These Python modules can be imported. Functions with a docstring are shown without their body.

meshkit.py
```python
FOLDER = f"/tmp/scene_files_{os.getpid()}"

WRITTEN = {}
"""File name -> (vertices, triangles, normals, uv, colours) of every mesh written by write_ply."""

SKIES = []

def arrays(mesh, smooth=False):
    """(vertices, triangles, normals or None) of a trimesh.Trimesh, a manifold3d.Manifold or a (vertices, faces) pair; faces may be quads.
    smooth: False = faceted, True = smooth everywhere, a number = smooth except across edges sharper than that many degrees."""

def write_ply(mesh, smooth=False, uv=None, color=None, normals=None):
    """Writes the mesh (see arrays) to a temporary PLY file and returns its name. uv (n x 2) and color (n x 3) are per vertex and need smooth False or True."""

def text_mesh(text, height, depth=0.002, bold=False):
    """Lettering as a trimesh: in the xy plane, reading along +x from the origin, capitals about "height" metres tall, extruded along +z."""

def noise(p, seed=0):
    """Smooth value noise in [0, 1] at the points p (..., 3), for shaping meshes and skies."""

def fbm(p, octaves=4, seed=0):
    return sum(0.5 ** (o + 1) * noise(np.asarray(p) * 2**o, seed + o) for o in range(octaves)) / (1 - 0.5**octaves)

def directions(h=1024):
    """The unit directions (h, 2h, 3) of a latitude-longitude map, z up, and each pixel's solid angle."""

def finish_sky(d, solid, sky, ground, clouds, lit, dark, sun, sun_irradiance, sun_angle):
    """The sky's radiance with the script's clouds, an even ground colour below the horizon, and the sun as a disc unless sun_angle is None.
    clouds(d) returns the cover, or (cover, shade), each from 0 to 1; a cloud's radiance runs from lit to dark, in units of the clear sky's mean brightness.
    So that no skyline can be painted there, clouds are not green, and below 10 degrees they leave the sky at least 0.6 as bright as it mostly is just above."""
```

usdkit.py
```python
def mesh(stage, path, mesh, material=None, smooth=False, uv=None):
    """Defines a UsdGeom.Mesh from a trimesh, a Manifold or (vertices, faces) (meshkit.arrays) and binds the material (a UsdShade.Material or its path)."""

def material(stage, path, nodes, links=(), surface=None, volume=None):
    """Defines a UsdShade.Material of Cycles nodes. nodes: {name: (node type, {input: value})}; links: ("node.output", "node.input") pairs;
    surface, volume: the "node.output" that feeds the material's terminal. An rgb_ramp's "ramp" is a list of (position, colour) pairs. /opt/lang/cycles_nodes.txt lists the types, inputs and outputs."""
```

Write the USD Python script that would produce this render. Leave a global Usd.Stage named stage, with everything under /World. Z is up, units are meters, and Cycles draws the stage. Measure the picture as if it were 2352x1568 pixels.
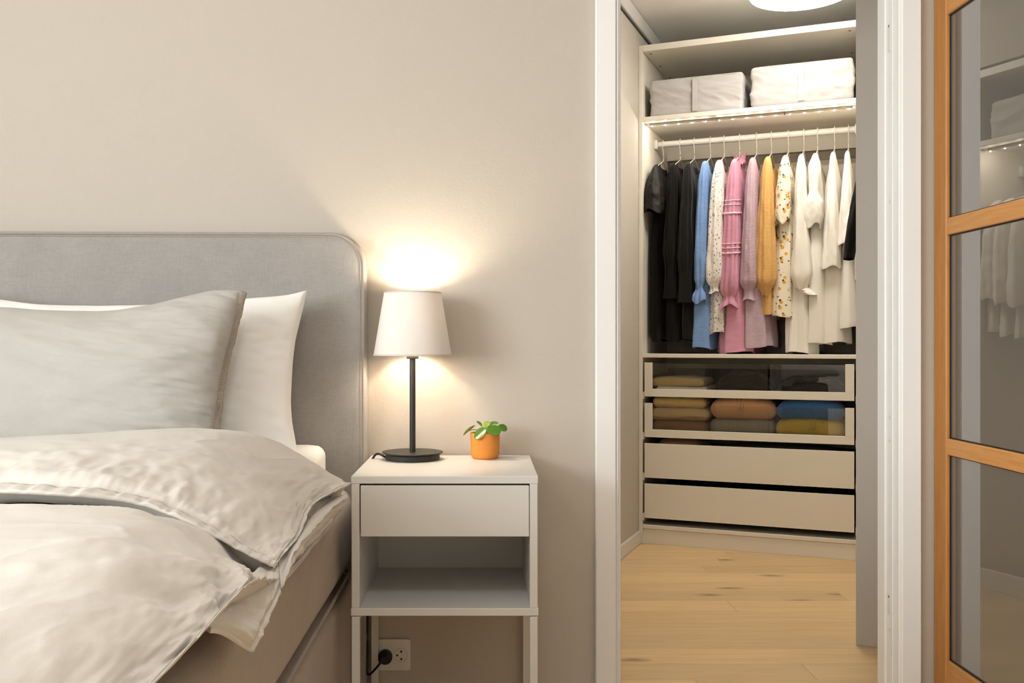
import math
import numpy as np
import trimesh
from scipy.interpolate import RectBivariateSpline, PchipInterpolator, CubicSpline
from pxr import Usd, UsdGeom, UsdLux, UsdShade, Gf, Sdf
import usdkit
import meshkit

stage = Usd.Stage.CreateInMemory()
UsdGeom.SetStageUpAxis(stage, "Z")
UsdGeom.SetStageMetersPerUnit(stage, 1.0)
UsdGeom.Xform.Define(stage, "/World")
UsdGeom.Scope.Define(stage, "/World/Looks")

# ------------------------------------------------------------------ camera, sky, large lights, exposure
F = 2200.0                       # focal length in pixels of the 2352 x 1568 frame
CX, CY, CZ = 1110.0, 784.0, 0.957   # principal point, camera height
cam = UsdGeom.Camera.Define(stage, "/World/camera")
cam.CreateHorizontalApertureAttr(36.0)
cam.CreateVerticalApertureAttr(24.0)
cam.CreateFocalLengthAttr(36.0 * F / 2352)
cam.CreateHorizontalApertureOffsetAttr((1176.0 - CX) / 2352 * 36.0)
cam.CreateExposureAttr(0.09)
cam.AddTranslateOp().Set(Gf.Vec3d(0, 0, CZ))
cam.AddRotateXOp().Set(90.0)

day = UsdLux.RectLight.Define(stage, "/World/window_daylight")   # daylight from a window out of view, placed to light the bed from the left
day.CreateWidthAttr(2.4)
day.CreateHeightAttr(1.5)
day.CreateIntensityAttr(15.0)
day.CreateColorAttr(Gf.Vec3f(0.90, 0.96, 1.0))
day.AddTranslateOp().Set(Gf.Vec3d(-3.14, -1.0, 1.55))
day.AddRotateZOp().Set(-90.0)
day.AddRotateXOp().Set(90.0)

LAMP_POWER, LED_POWER, DOME_POWER, ROOM_POWER = 225.0, 1350.0, 28.0, 24.0
WARM = (1.0, 0.85, 0.65)

# ------------------------------------------------------------------ helpers
def lin(r, g, b):
    c = np.array([r, g, b], float) / 255
    return tuple(np.where(c <= 0.04045, c / 12.92, ((c + 0.055) / 1.055) ** 2.4))

taken = {}
def numbered(path):
    n = taken.get(path, -1) + 1
    taken[path] = n
    return path if n == 0 else "%s_%03d" % (path, n)

def tag(prim, label=None, cat=None, group=None, kind=None):
    p = prim.GetPrim() if hasattr(prim, "GetPrim") else prim
    for k, v in (("label", label), ("category", cat), ("group", group), ("kind", kind)):
        if v:
            p.SetCustomDataByKey(k, v)
    return p

def thing(name, label, cat, loc=(0, 0, 0), rotz=0.0, group=None, kind=None):
    x = UsdGeom.Xform.Define(stage, numbered("/World/" + name))
    x.AddTranslateOp().Set(Gf.Vec3d(*map(float, loc)))
    if rotz:
        x.AddRotateZOp().Set(float(rotz))
    tag(x, label, cat, group, kind)
    return x

def obj(name, mesh, m, parent=None, smooth=False, label=None):
    base = str(parent.GetPath()) if parent is not None else "/World"
    o = usdkit.mesh(stage, numbered(base + "/" + name), mesh, M[m], smooth=smooth)
    if label:
        o.GetPrim().SetCustomDataByKey("label", label)
    return o

def cat_(*ms):
    ms = [m if isinstance(m, trimesh.Trimesh) else trimesh.Trimesh(m[0], m[1], process=False) for m in ms]
    return trimesh.util.concatenate(ms)

def rbox(x0, x1, y0, y1, z0, z1, r=0.0015):
    """box with chamfered edges"""
    c = np.array([(x0 + x1) / 2, (y0 + y1) / 2, (z0 + z1) / 2])
    h = np.array([x1 - x0, y1 - y0, z1 - z0]) / 2
    r = min(r, h.min() * 0.9)
    pts = []
    for sx in (-1, 1):
        for sy in (-1, 1):
            for sz in (-1, 1):
                for k in range(3):
                    p = h.copy()
                    for j in range(3):
                        if j != k:
                            p[j] -= r
                    pts.append(p * (sx, sy, sz))
    return trimesh.Trimesh(np.array(pts) + c, process=False).convex_hull

def softbox(x0, x1, y0, y1, z0, z1, r=0.02, sub=4, amp=0.0, nscale=8.0, seed=0):
    """rounded box with fine faces, surface pushed about by smooth noise"""
    c = np.array([(x0 + x1) / 2, (y0 + y1) / 2, (z0 + z1) / 2])
    h = np.array([x1 - x0, y1 - y0, z1 - z0]) / 2
    b = trimesh.creation.box((2, 2, 2))
    for _ in range(sub):
        b = b.subdivide()
    b.merge_vertices()
    u = np.array(b.vertices)
    e = 0.72                                       # crowd vertices towards the edges
    u = np.sign(u) * (1 - (1 - np.abs(u)) ** (1 / e)) if r > 0.01 else u
    p = u * h
    r = min(r, h.min() * 0.98)
    q = np.clip(p, -(h - r), h - r)
    d = p - q
    n = np.linalg.norm(d, axis=1, keepdims=True)
    dirs = np.where(n > 1e-9, d / np.maximum(n, 1e-9), 0)
    p = q + dirs * r
    if amp:
        nn = np.array(trimesh.Trimesh(p, b.faces, process=False).vertex_normals)
        p = p + nn * ((meshkit.fbm((p + c) * nscale + seed * 7.3, 3, seed) - 0.5) * 2 * amp)[:, None]
    return trimesh.Trimesh(p + c, b.faces, process=False)

def lathe(profile, n=48, loc=(0, 0, 0)):
    p = np.asarray(profile, float)
    a = np.arange(n) * 2 * np.pi / n
    v = np.stack([p[:, None, 0] * np.cos(a), p[:, None, 0] * np.sin(a), np.broadcast_to(p[:, None, 1], (len(p), n))], -1).reshape(-1, 3) + loc
    f = []
    for i in range(len(p) - 1):
        for j in range(n):
            k = (j + 1) % n
            f += [(i * n + j, i * n + k, (i + 1) * n + k), (i * n + j, (i + 1) * n + k, (i + 1) * n + j)]
    return trimesh.Trimesh(v, f, process=False)

def tube(points, r, sides=10, curve=None):
    p = np.asarray(points, float)
    if curve:
        t = np.linspace(0, 1, len(p))
        p = CubicSpline(t, p)(np.linspace(0, 1, curve))
    t = np.gradient(p, axis=0)
    t /= np.linalg.norm(t, axis=1, keepdims=True) + 1e-12
    ref = np.array([0, 0, 1.0]) if abs(t[:, 2]).mean() < 0.8 else np.array([1.0, 0, 0])
    a = np.cross(t, ref); a /= np.linalg.norm(a, axis=1, keepdims=True) + 1e-12
    b = np.cross(t, a)
    ang = np.arange(sides) * 2 * np.pi / sides
    rr = np.broadcast_to(r, (len(p),))[:, None, None]
    v = p[:, None] + rr * (np.cos(ang)[None, :, None] * a[:, None] + np.sin(ang)[None, :, None] * b[:, None])
    return loft(v, cap=True)

def loft(rings, cap=False):
    """closed rings (k, n, 3) -> mesh"""
    rings = np.asarray(rings, float)
    k, n = rings.shape[:2]
    i, j = np.meshgrid(np.arange(k - 1), np.arange(n), indexing="ij")
    a, b = i * n + j, i * n + (j + 1) % n
    f = np.concatenate([np.stack([a, b, b + n], -1).reshape(-1, 3), np.stack([a, b + n, a + n], -1).reshape(-1, 3)])
    v = rings.reshape(-1, 3)
    if cap:
        v = np.vstack([v, rings[0].mean(0), rings[-1].mean(0)])
        c0, c1, o = len(v) - 2, len(v) - 1, (k - 1) * n
        jj = np.arange(n)
        f = np.vstack([f, np.stack([(jj + 1) % n, jj, np.full(n, c0)], -1), np.stack([o + jj, o + (jj + 1) % n, np.full(n, c1)], -1)])
    return trimesh.Trimesh(v, f, process=False)

def gridmesh(top, bot):
    """closed solid from two (a, b, 3) grids with a common rim"""
    a, b = top.shape[:2]
    i, j = np.meshgrid(np.arange(a - 1), np.arange(b - 1), indexing="ij")
    q = (i * b + j).ravel()
    f1 = np.concatenate([np.stack([q, q + 1, q + b + 1], -1), np.stack([q, q + b + 1, q + b], -1)])
    f2 = f1[:, ::-1] + a * b
    rim = np.concatenate([np.arange(b), np.arange(1, a) * b + b - 1, (a - 1) * b + np.arange(b - 2, -1, -1), np.arange(a - 2, 0, -1) * b])
    nx = np.roll(rim, -1)
    f3 = np.concatenate([np.stack([rim, rim + a * b, nx + a * b], -1), np.stack([rim, nx + a * b, nx], -1)])
    return trimesh.Trimesh(np.vstack([top.reshape(-1, 3), bot.reshape(-1, 3)]), np.vstack([f1, f2, f3]), process=False)

def grid_normals(g):
    n = np.cross(np.gradient(g, axis=0), np.gradient(g, axis=1))
    return n / (np.linalg.norm(n, axis=2, keepdims=True) + 1e-12)

def spline_grid(ctrl, na, nb):
    ctrl = np.asarray(ctrl, float)
    m, n = ctrl.shape[:2]
    a, b = np.linspace(0, 1, na), np.linspace(0, 1, nb)
    return np.stack([RectBivariateSpline(np.linspace(0, 1, m), np.linspace(0, 1, n), ctrl[..., k], kx=min(3, m - 1), ky=min(3, n - 1), s=0)(a, b) for k in range(3)], -1)

def curve_pts(pts, n):
    p = np.asarray(pts, float)
    d = np.r_[0, np.cumsum(np.linalg.norm(np.diff(p, axis=0), axis=1))]
    return PchipInterpolator(d / d[-1], p)(np.linspace(0, 1, n))

def coons(top, bottom, left, right, ns, nt):
    """curves as point lists: top and bottom run left to right, left and right run top to bottom; returns (nt, ns, dim)"""
    T, B, L, R = curve_pts(top, ns), curve_pts(bottom, ns), curve_pts(left, nt), curve_pts(right, nt)
    s, t = np.linspace(0, 1, ns)[None, :, None], np.linspace(0, 1, nt)[:, None, None]
    return (1 - t) * T[None] + t * B[None] + (1 - s) * L[:, None] + s * R[:, None] - ((1 - s) * (1 - t) * T[0] + s * (1 - t) * T[-1] + (1 - s) * t * B[0] + s * t * B[-1])

def fbm(p, o=3, seed=0):
    return meshkit.fbm(np.asarray(p, float) + 31.7, o, seed) * 2 - 1

def ridged(p, o=3, seed=0):
    return 1 - 2 * np.abs(meshkit.fbm(np.asarray(p, float) + 17.3, o, seed) * 2 - 1) ** 0.7

# ------------------------------------------------------------------ materials
M = {}
def mat(name, nodes, links, surface):
    M[name] = usdkit.material(stage, "/World/Looks/" + name, nodes, links, surface=surface)

def plain(name, rgb, rough=0.5, spec=0.5, var=0.0, vscale=6.0, stretch=(1, 1, 1), bump=0.0, bscale=300.0, bstretch=(1, 1, 1), bdist=0.001, detail=3.0, sheen=0.0, trans=0.0, **extra):
    """principled material with a tone variation and a fine relief, both from noise at the place's own scale"""
    c = np.array(lin(*rgb))
    nodes = {"g": ("geometry", {}), "p": ("principled_bsdf", {"roughness": rough, "specular_ior_level": spec, "sheen_weight": sheen, **extra})}
    links, surf = [], "p.BSDF"
    if var:
        nodes |= {"mv": ("mapping", {"scale": stretch}), "nv": ("noise_texture", {"scale": vscale, "detail": detail, "roughness": 0.6}),
                  "cv": ("mix_color", {"a": tuple(np.clip(c * (1 - var), 0, 1)), "b": tuple(np.clip(c * (1 + var), 0, 1))})}
        links += [("g.position", "mv.vector"), ("mv.vector", "nv.vector"), ("nv.fac", "cv.fac"), ("cv.result", "p.base_color")]
    else:
        nodes["p"][1]["base_color"] = tuple(c)
    if bump:
        nodes |= {"mb": ("mapping", {"scale": bstretch}), "nb": ("noise_texture", {"scale": bscale, "detail": 2.0}), "b": ("bump", {"strength": bump, "distance": bdist})}
        links += [("g.position", "mb.vector"), ("mb.vector", "nb.vector"), ("nb.fac", "b.height"), ("b.normal", "p.normal")]
    if trans:
        nodes |= {"t": ("translucent_bsdf", {"color": tuple(c)}), "mx": ("mix_closure", {"fac": trans})}
        links += [("p.BSDF", "mx.closure1"), ("t.BSDF", "mx.closure2")]
        surf = "mx.closure"
    mat(name, nodes, links, surf)

def cloth(name, rgb, weave=900.0, var=0.06, bump=0.25, trans=0.0, sheen=0.15, rough=0.9):
    """woven cloth: threads across and along as two stretched noises, a soft larger mottling"""
    c = np.array(lin(*rgb))
    nodes = {"g": ("geometry", {}), "p": ("principled_bsdf", {"roughness": rough, "specular_ior_level": 0.15, "sheen_weight": sheen}),
             "m1": ("mapping", {"scale": (1, 1, 0.12)}), "n1": ("noise_texture", {"scale": weave, "detail": 1.0}),
             "m2": ("mapping", {"scale": (0.12, 0.12, 1)}), "n2": ("noise_texture", {"scale": weave, "detail": 1.0}),
             "n3": ("noise_texture", {"scale": 14.0, "detail": 4.0}),
             "ad": ("math", {"math_type": "add"}), "ad2": ("math", {"math_type": "multiply_add", "value2": 0.5, "value3": 0.0}),
             "mx3": ("mix_float", {"fac": 0.35}),
             "cv": ("mix_color", {"a": tuple(c * (1 - var * 2)), "b": tuple(np.clip(c * (1 + var * 2), 0, 1))}),
             "b": ("bump", {"strength": bump, "distance": 0.0006})}
    links = [("g.position", "m1.vector"), ("m1.vector", "n1.vector"), ("g.position", "m2.vector"), ("m2.vector", "n2.vector"), ("g.position", "n3.vector"),
             ("n1.fac", "ad.value1"), ("n2.fac", "ad.value2"), ("ad.value", "ad2.value1"), ("ad2.value", "mx3.a"), ("n3.fac", "mx3.b"), ("mx3.result", "cv.fac"),
             ("cv.result", "p.base_color"), ("ad2.value", "b.height"), ("b.normal", "p.normal")]
    surf = "p.BSDF"
    if trans:
        nodes |= {"t": ("translucent_bsdf", {}), "mxs": ("mix_closure", {"fac": trans})}
        links += [("cv.result", "t.color"), ("p.BSDF", "mxs.closure1"), ("t.BSDF", "mxs.closure2")]
        surf = "mxs.closure"
    mat(name, nodes, links, surf)

def knit(name, rgb, rib=(1, 0, 0), scale=60.0, bump=0.6):
    """rib knit: bands across, broken up by fuzz"""
    c = np.array(lin(*rgb))
    nodes = {"tc": ("texture_coordinate", {}), "m": ("mapping", {"scale": rib}), "w": ("wave_texture", {"scale": scale, "distortion": 1.2, "detail": 2.0, "detail_scale": 3.0}),
             "n": ("noise_texture", {"scale": 260.0, "detail": 3.0}), "mf": ("mix_float", {"fac": 0.45}),
             "cv": ("mix_color", {"a": tuple(c * 0.68), "b": tuple(np.clip(c * 1.25, 0, 1))}), "b": ("bump", {"strength": bump, "distance": 0.002}),
             "p": ("principled_bsdf", {"roughness": 0.95, "specular_ior_level": 0.1, "sheen_weight": 0.3})}
    links = [("tc.object", "m.vector"), ("m.vector", "w.vector"), ("tc.object", "n.vector"), ("w.fac", "mf.a"), ("n.fac", "mf.b"), ("mf.result", "cv.fac"),
             ("cv.result", "p.base_color"), ("mf.result", "b.height"), ("b.normal", "p.normal")]
    mat(name, nodes, links, "p.BSDF")

def wood(name, dark, light, stretch, scale=30.0, rough=0.42, knots=False):
    nodes = {"g": ("geometry", {}), "oi": ("object_info", {}), "vm": ("vector_math", {"math_type": "scale", "vector1": (7.0, 3.0, 5.0)}),
             "va": ("vector_math", {"math_type": "add"}),
             "m": ("mapping", {"scale": stretch}), "n": ("noise_texture", {"scale": scale, "detail": 6.0, "roughness": 0.65, "distortion": 0.6}),
             "cv": ("rgb_ramp", {"ramp": [(0.25, lin(*dark)), (0.75, lin(*light))]}),
             "hv": ("hsv", {}), "mr": ("map_range", {"to_min": 0.9, "to_max": 1.08}),
             "b": ("bump", {"strength": 0.12, "distance": 0.0008}),
             "p": ("principled_bsdf", {"roughness": rough, "specular_ior_level": 0.4})}
    links = [("oi.random", "vm.scale"), ("g.position", "va.vector1"), ("vm.vector", "va.vector2"), ("va.vector", "m.vector"), ("m.vector", "n.vector"), ("n.fac", "cv.fac"),
             ("cv.color", "hv.color"), ("oi.random", "mr.value"), ("mr.result", "hv.value"), ("n.fac", "b.height"), ("b.normal", "p.normal")]
    out = "hv.color"
    if knots:
        nodes |= {"mk": ("mapping", {"scale": (3.2, 8.5, 1.0)}), "nk": ("noise_texture", {"scale": 6.0, "detail": 3.0}), "vd": ("vector_math", {"math_type": "multiply_add", "vector2": (0.28, 0.28, 0.0)}),
                  "vo": ("voronoi_texture", {"scale": 1.0, "randomness": 1.0, "dimensions": "2D"}), "kr": ("map_range", {"from_min": 0.03, "from_max": 0.22, "to_min": 0.75, "to_max": 0.0, "clamp": True}),
                  "wc": ("separate_color", {}), "gt": ("math", {"math_type": "greater_than", "value2": 0.78}), "mu": ("math", {"math_type": "multiply"}),
                  "mc": ("mix_color", {"b": lin(120, 96, 72)})}
        links += [("va.vector", "mk.vector"), ("va.vector", "nk.vector"), ("nk.color", "vd.vector1"), ("mk.vector", "vd.vector3"), ("vd.vector", "vo.vector"), ("vo.distance", "kr.value"),
                  ("vo.color", "wc.color"), ("wc.r", "gt.value1"), ("gt.value", "mu.value1"), ("kr.result", "mu.value2"), ("mu.value", "mc.fac"), ("hv.color", "mc.a")]
        out = "mc.result"
    mat(name, nodes, links + [(out, "p.base_color")], "p.BSDF")

def spotted(name, base, spots, trans=0.0):
    """printed cloth; spots = [(scale, radius, colour, offset)]"""
    nodes = {"tc": ("texture_coordinate", {}), "p": ("principled_bsdf", {"roughness": 0.85, "specular_ior_level": 0.15, "sheen_weight": 0.1}), "base": ("color", {"value": lin(*base)}),
             "nn": ("noise_texture", {"scale": 140.0, "detail": 1.0}), "bn": ("noise_texture", {"scale": 700.0}), "b": ("bump", {"strength": 0.2, "distance": 0.001})}
    links, last = [("tc.object", "nn.vector"), ("tc.object", "bn.vector"), ("bn.fac", "b.height"), ("b.normal", "p.normal")], "base.color"
    for i, (sc, rad, col, off, st) in enumerate(spots):
        nodes |= {f"m{i}": ("mapping", {"location": off, "scale": st}), f"wv{i}": ("vector_math", {"math_type": "multiply_add", "vector2": (0.005, 0.005, 0.005)}),
                  f"v{i}": ("voronoi_texture", {"scale": sc, "randomness": 0.8}),
                  f"r{i}": ("map_range", {"from_min": rad, "from_max": rad * 1.25, "to_min": 1.0, "to_max": 0.0, "clamp": True}), f"c{i}": ("mix_color", {"b": lin(*col)})}
        links += [("tc.object", f"m{i}.vector"), ("nn.color", f"wv{i}.vector1"), (f"m{i}.vector", f"wv{i}.vector3"), (f"wv{i}.vector", f"v{i}.vector"), (f"v{i}.distance", f"r{i}.value"), (f"r{i}.result", f"c{i}.fac"), (last, f"c{i}.a")]
        last = f"c{i}.result"
    nodes |= {"t": ("translucent_bsdf", {}), "mx": ("mix_closure", {"fac": trans})}
    mat(name, nodes, links + [(last, "p.base_color"), (last, "t.color"), ("p.BSDF", "mx.closure1"), ("t.BSDF", "mx.closure2")], "mx.closure")

def crepe(name, rgb, scale, bump=0.5, trans=0.1, rot=(0, 0, 0.3)):
    c = np.array(lin(*rgb))
    nodes = {"tc": ("texture_coordinate", {}), "m": ("mapping", {"scale": (0.35, 0.35, 1.0), "rotation": rot}), "w": ("noise_texture", {"scale": scale, "detail": 2.0, "distortion": 0.6}),
             "cv": ("mix_color", {"a": tuple(c * 0.82), "b": tuple(np.clip(c * 1.1, 0, 1))}), "b": ("bump", {"strength": bump, "distance": 0.003}),
             "p": ("principled_bsdf", {"roughness": 0.85, "specular_ior_level": 0.15, "sheen_weight": 0.15}), "t": ("translucent_bsdf", {}), "mx": ("mix_closure", {"fac": trans})}
    links = [("tc.object", "m.vector"), ("m.vector", "w.vector"), ("w.fac", "cv.fac"), ("cv.result", "p.base_color"), ("cv.result", "t.color"), ("w.fac", "b.height"), ("b.normal", "p.normal"),
             ("p.BSDF", "mx.closure1"), ("t.BSDF", "mx.closure2")]
    mat(name, nodes, links, "mx.closure")

def emitter(name, rgb, strength):
    mat(name, {"e": ("emission", {"color": rgb, "strength": strength})}, [], "e.emission")

def pane(name, tint=(1, 1, 1), gain=1.0, base=None, rough=0.0):
    nodes = {"f": ("fresnel", {"IOR": 1.5}), "mg": ("math", {"math_type": "multiply", "value2": gain, "use_clamp": True}), "gl": ("glossy_bsdf", {"roughness": rough, "color": (1, 1, 1)}), "mx": ("mix_closure", {})}
    nodes["t"] = ("diffuse_bsdf", {"color": base}) if base else ("transparent_bsdf", {"color": tint})
    mat(name, nodes, [("f.fac", "mg.value1"), ("mg.value", "mx.fac"), ("t.BSDF", "mx.closure1"), ("gl.BSDF", "mx.closure2")], "mx.closure")

plain("wall_paint", (192, 184, 173), rough=0.8, spec=0.25, var=0.015, vscale=5, bump=0.35, bscale=170, bdist=0.0012)
plain("ceiling_paint", (238, 236, 232), rough=0.9, spec=0.2)
plain("white_lacquer", (216, 214, 210), rough=0.35, spec=0.5)
plain("door_white", (238, 238, 237), rough=0.4, spec=0.5, var=0.01, vscale=4, stretch=(1, 1, 0.1))
plain("white_foil", (232, 226, 213), rough=0.45, spec=0.4, var=0.01, vscale=300)
plain("panel_taupe", (190, 182, 172), rough=0.55, spec=0.4, var=0.05, vscale=500, bump=0.1, bscale=500)
plain("dark_plastic", (24, 23, 22), rough=0.5)
plain("black_metal", (38, 37, 33), rough=0.45, spec=0.5)
plain("black_rubber", (16, 16, 16), rough=0.45)
plain("white_plastic", (226, 224, 218), rough=0.3)
plain("hole_dark", (60, 56, 50), rough=0.6)
plain("terracotta", (222, 142, 62), rough=0.7, spec=0.3, var=0.08, vscale=25, bump=0.15, bscale=250)
plain("soil", (70, 48, 32), rough=1.0, var=0.3, vscale=120, bump=0.8, bscale=150, bdist=0.004)
plain("leaf_green", (84, 132, 38), rough=0.25, spec=0.6, var=0.25, vscale=70, trans=0.25)
plain("leaf_light", (146, 174, 80), rough=0.3, spec=0.6, var=0.15, vscale=60, trans=0.3)
plain("stem_green", (120, 120, 60), rough=0.5)
plain("screw_grey", (120, 112, 98), rough=0.4)
cloth("headboard_cloth", (157, 153, 149), weave=520, var=0.15, bump=0.35)
cloth("bed_cloth", (168, 156, 145), weave=520, var=0.12, bump=0.3)
cloth("piping_cloth", (160, 151, 143), weave=520, var=0.12)
cloth("duvet_linen", (215, 209, 201), weave=800, var=0.035, bump=0.25)
cloth("pillow_linen", (182, 178, 173), weave=700, var=0.045, bump=0.3)
cloth("seam_linen", (170, 162, 152), weave=500, var=0.1)
cloth("hem_linen", (158, 147, 133), weave=500, var=0.12, bump=0.4)  # linen darkened to carry the shade in hem and seam creases
cloth("white_cotton", (246, 244, 241), weave=900, var=0.015, bump=0.15)
cloth("shade_cloth", (236, 230, 224), weave=700, var=0.03, bump=0.2, trans=0.07)
plain("shade_edge", (214, 204, 194), rough=0.8)
cloth("box_cloth", (184, 180, 177), weave=500, var=0.02, bump=0.2)
cloth("strap_cloth", (190, 185, 180), weave=400, var=0.03, bump=0.3)
wood("oak", (208, 174, 126), (226, 197, 150), (0.5, 8.0, 1.0), scale=7.0, knots=True)
plain("floor_base", (150, 118, 80), rough=0.7)
wood("beech_upright", (164, 108, 52), (190, 134, 74), (9.0, 9.0, 0.5), scale=14.0)
wood("beech_rail", (184, 126, 66), (208, 152, 90), (9.0, 0.6, 9.0), scale=14.0)
pane("door_glass", gain=2.4, base=lin(106, 102, 97), rough=0.0)
pane("drawer_glass", tint=(0.93, 0.93, 0.91), gain=0.8)
pane("window_glass", gain=1.0)
emitter("bulb_glow", (1.0, 0.82, 0.6), 6.0)
emitter("opal_lit", (1.0, 0.95, 0.86), DOME_POWER)
emitter("opal_side", (1.0, 0.95, 0.88), 6.0)
emitter("led_lit", (1.0, 0.90, 0.75), LED_POWER)

# ------------------------------------------------------------------ the setting
WALL = 2.45
def struct(name, mesh, m, label, cat, smooth=False):
    o = obj(name, mesh, m, None, smooth)
    tag(o, label, cat, None, "structure")
    return o

struct("floor_base", rbox(-3.3, 3.2, -2.6, 6.5, -0.06, -0.012, 0), "floor_base", "plain subfloor slab under the oak boards and the bed", "floor")
struct("ceiling", rbox(-3.3, 3.2, -2.6, 6.5, 2.5, 2.56, 0), "ceiling_paint", "flat white ceiling above the bedroom and the walk-in closet", "ceiling")
DL, DR, DTOP = 0.350, 1.058, 2.04          # the doorway
wb = cat_(rbox(-3.3, DL - 0.012, WALL, 2.572, -0.05, 2.5, 0), rbox(DR + 0.012, 3.2, WALL, 2.572, -0.05, 2.5, 0), rbox(DL - 0.012, DR + 0.012, WALL, 2.572, DTOP + 0.012, 2.5, 0))
struct("wall_back", wb, "wall_paint", "greige painted bedroom wall behind the bed and nightstand", "wall")
wl = cat_(rbox(-3.3, -3.2, -2.6, -2.25, -0.05, 2.5, 0), rbox(-3.3, -3.2, 0.25, WALL, -0.05, 2.5, 0), rbox(-3.3, -3.2, -2.25, 0.25, -0.05, 0.75, 0), rbox(-3.3, -3.2, -2.25, 0.25, 2.35, 2.5, 0))
struct("wall_left", wl, "wall_paint", "greige bedroom wall with the unseen window, on the far side of the bed", "wall")
struct("wall_right", rbox(1.80, 1.9, -2.6, WALL, -0.05, 2.5, 0), "wall_paint", "greige bedroom wall behind the sliding wardrobe", "wall")
struct("wall_rear", rbox(-3.3, 1.9, -2.6, -2.5, -0.05, 2.5, 0), "wall_paint", "greige bedroom wall behind the camera", "wall")
wn = thing("window_1", "unseen white framed window in the bedroom wall on the far side of the bed", "window", (0, 0, 0), kind="structure")  # window out of view, the opening for the daylight from the left
for a in ((-2.25, -2.20, 0.75, 2.35), (0.20, 0.25, 0.75, 2.35), (-2.20, 0.20, 0.75, 0.80), (-2.20, 0.20, 2.30, 2.35), (-1.02, -0.98, 0.80, 2.30)):
    obj("window_frame", rbox(-3.27, -3.20, a[0], a[1], a[2], a[3], 0.004), "white_lacquer", wn)
for y0, y1 in ((-2.20, -1.02), (-0.98, 0.20)):
    obj("window_pane", rbox(-3.245, -3.24, y0, y1, 0.80, 2.30, 0), "window_glass", wn)

# doorway: jambs, stops, casings, strike plates
dr = thing("door_1", "white door frame around the open doorway to the closet", "door frame", (0, 0, 0), kind="structure")
obj("jamb", rbox(DL - 0.03, DL, WALL - 0.012, 2.572, 0, DTOP, 0.002), "door_white", dr)
jr = obj("jamb", rbox(DR, DR + 0.03, WALL - 0.012, 2.572, 0, DTOP, 0.002), "door_white", dr)
obj("jamb", rbox(DL - 0.03, DR + 0.03, WALL - 0.012, 2.572, DTOP, DTOP + 0.03, 0.002), "door_white", dr)
obj("door_stop", rbox(DR - 0.009, DR, 2.502, 2.517, 0, DTOP, 0.003), "door_white", dr)
obj("door_stop", rbox(DR - 0.004, DR, 2.468, 2.502, 0, DTOP, 0.001), "door_white", dr)
obj("door_stop", rbox(DL, DL + 0.009, 2.502, 2.517, 0, DTOP, 0.003), "door_white", dr)
obj("casing", rbox(0.285, DL - 0.012, WALL - 0.02, WALL, 0, DTOP + 0.065, 0.003), "door_white", dr)
obj("casing", rbox(DL - 0.0115, DL - 0.004, WALL - 0.016, WALL - 0.002, 0, DTOP + 0.01, 0.003), "door_white", dr)
obj("casing", rbox(DR + 0.004, 1.113, WALL - 0.02, WALL, 0, DTOP + 0.065, 0.003), "door_white", dr)
obj("casing", rbox(0.285, 1.113, WALL - 0.02, WALL, DTOP + 0.006, DTOP + 0.07, 0.003), "door_white", dr)
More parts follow.
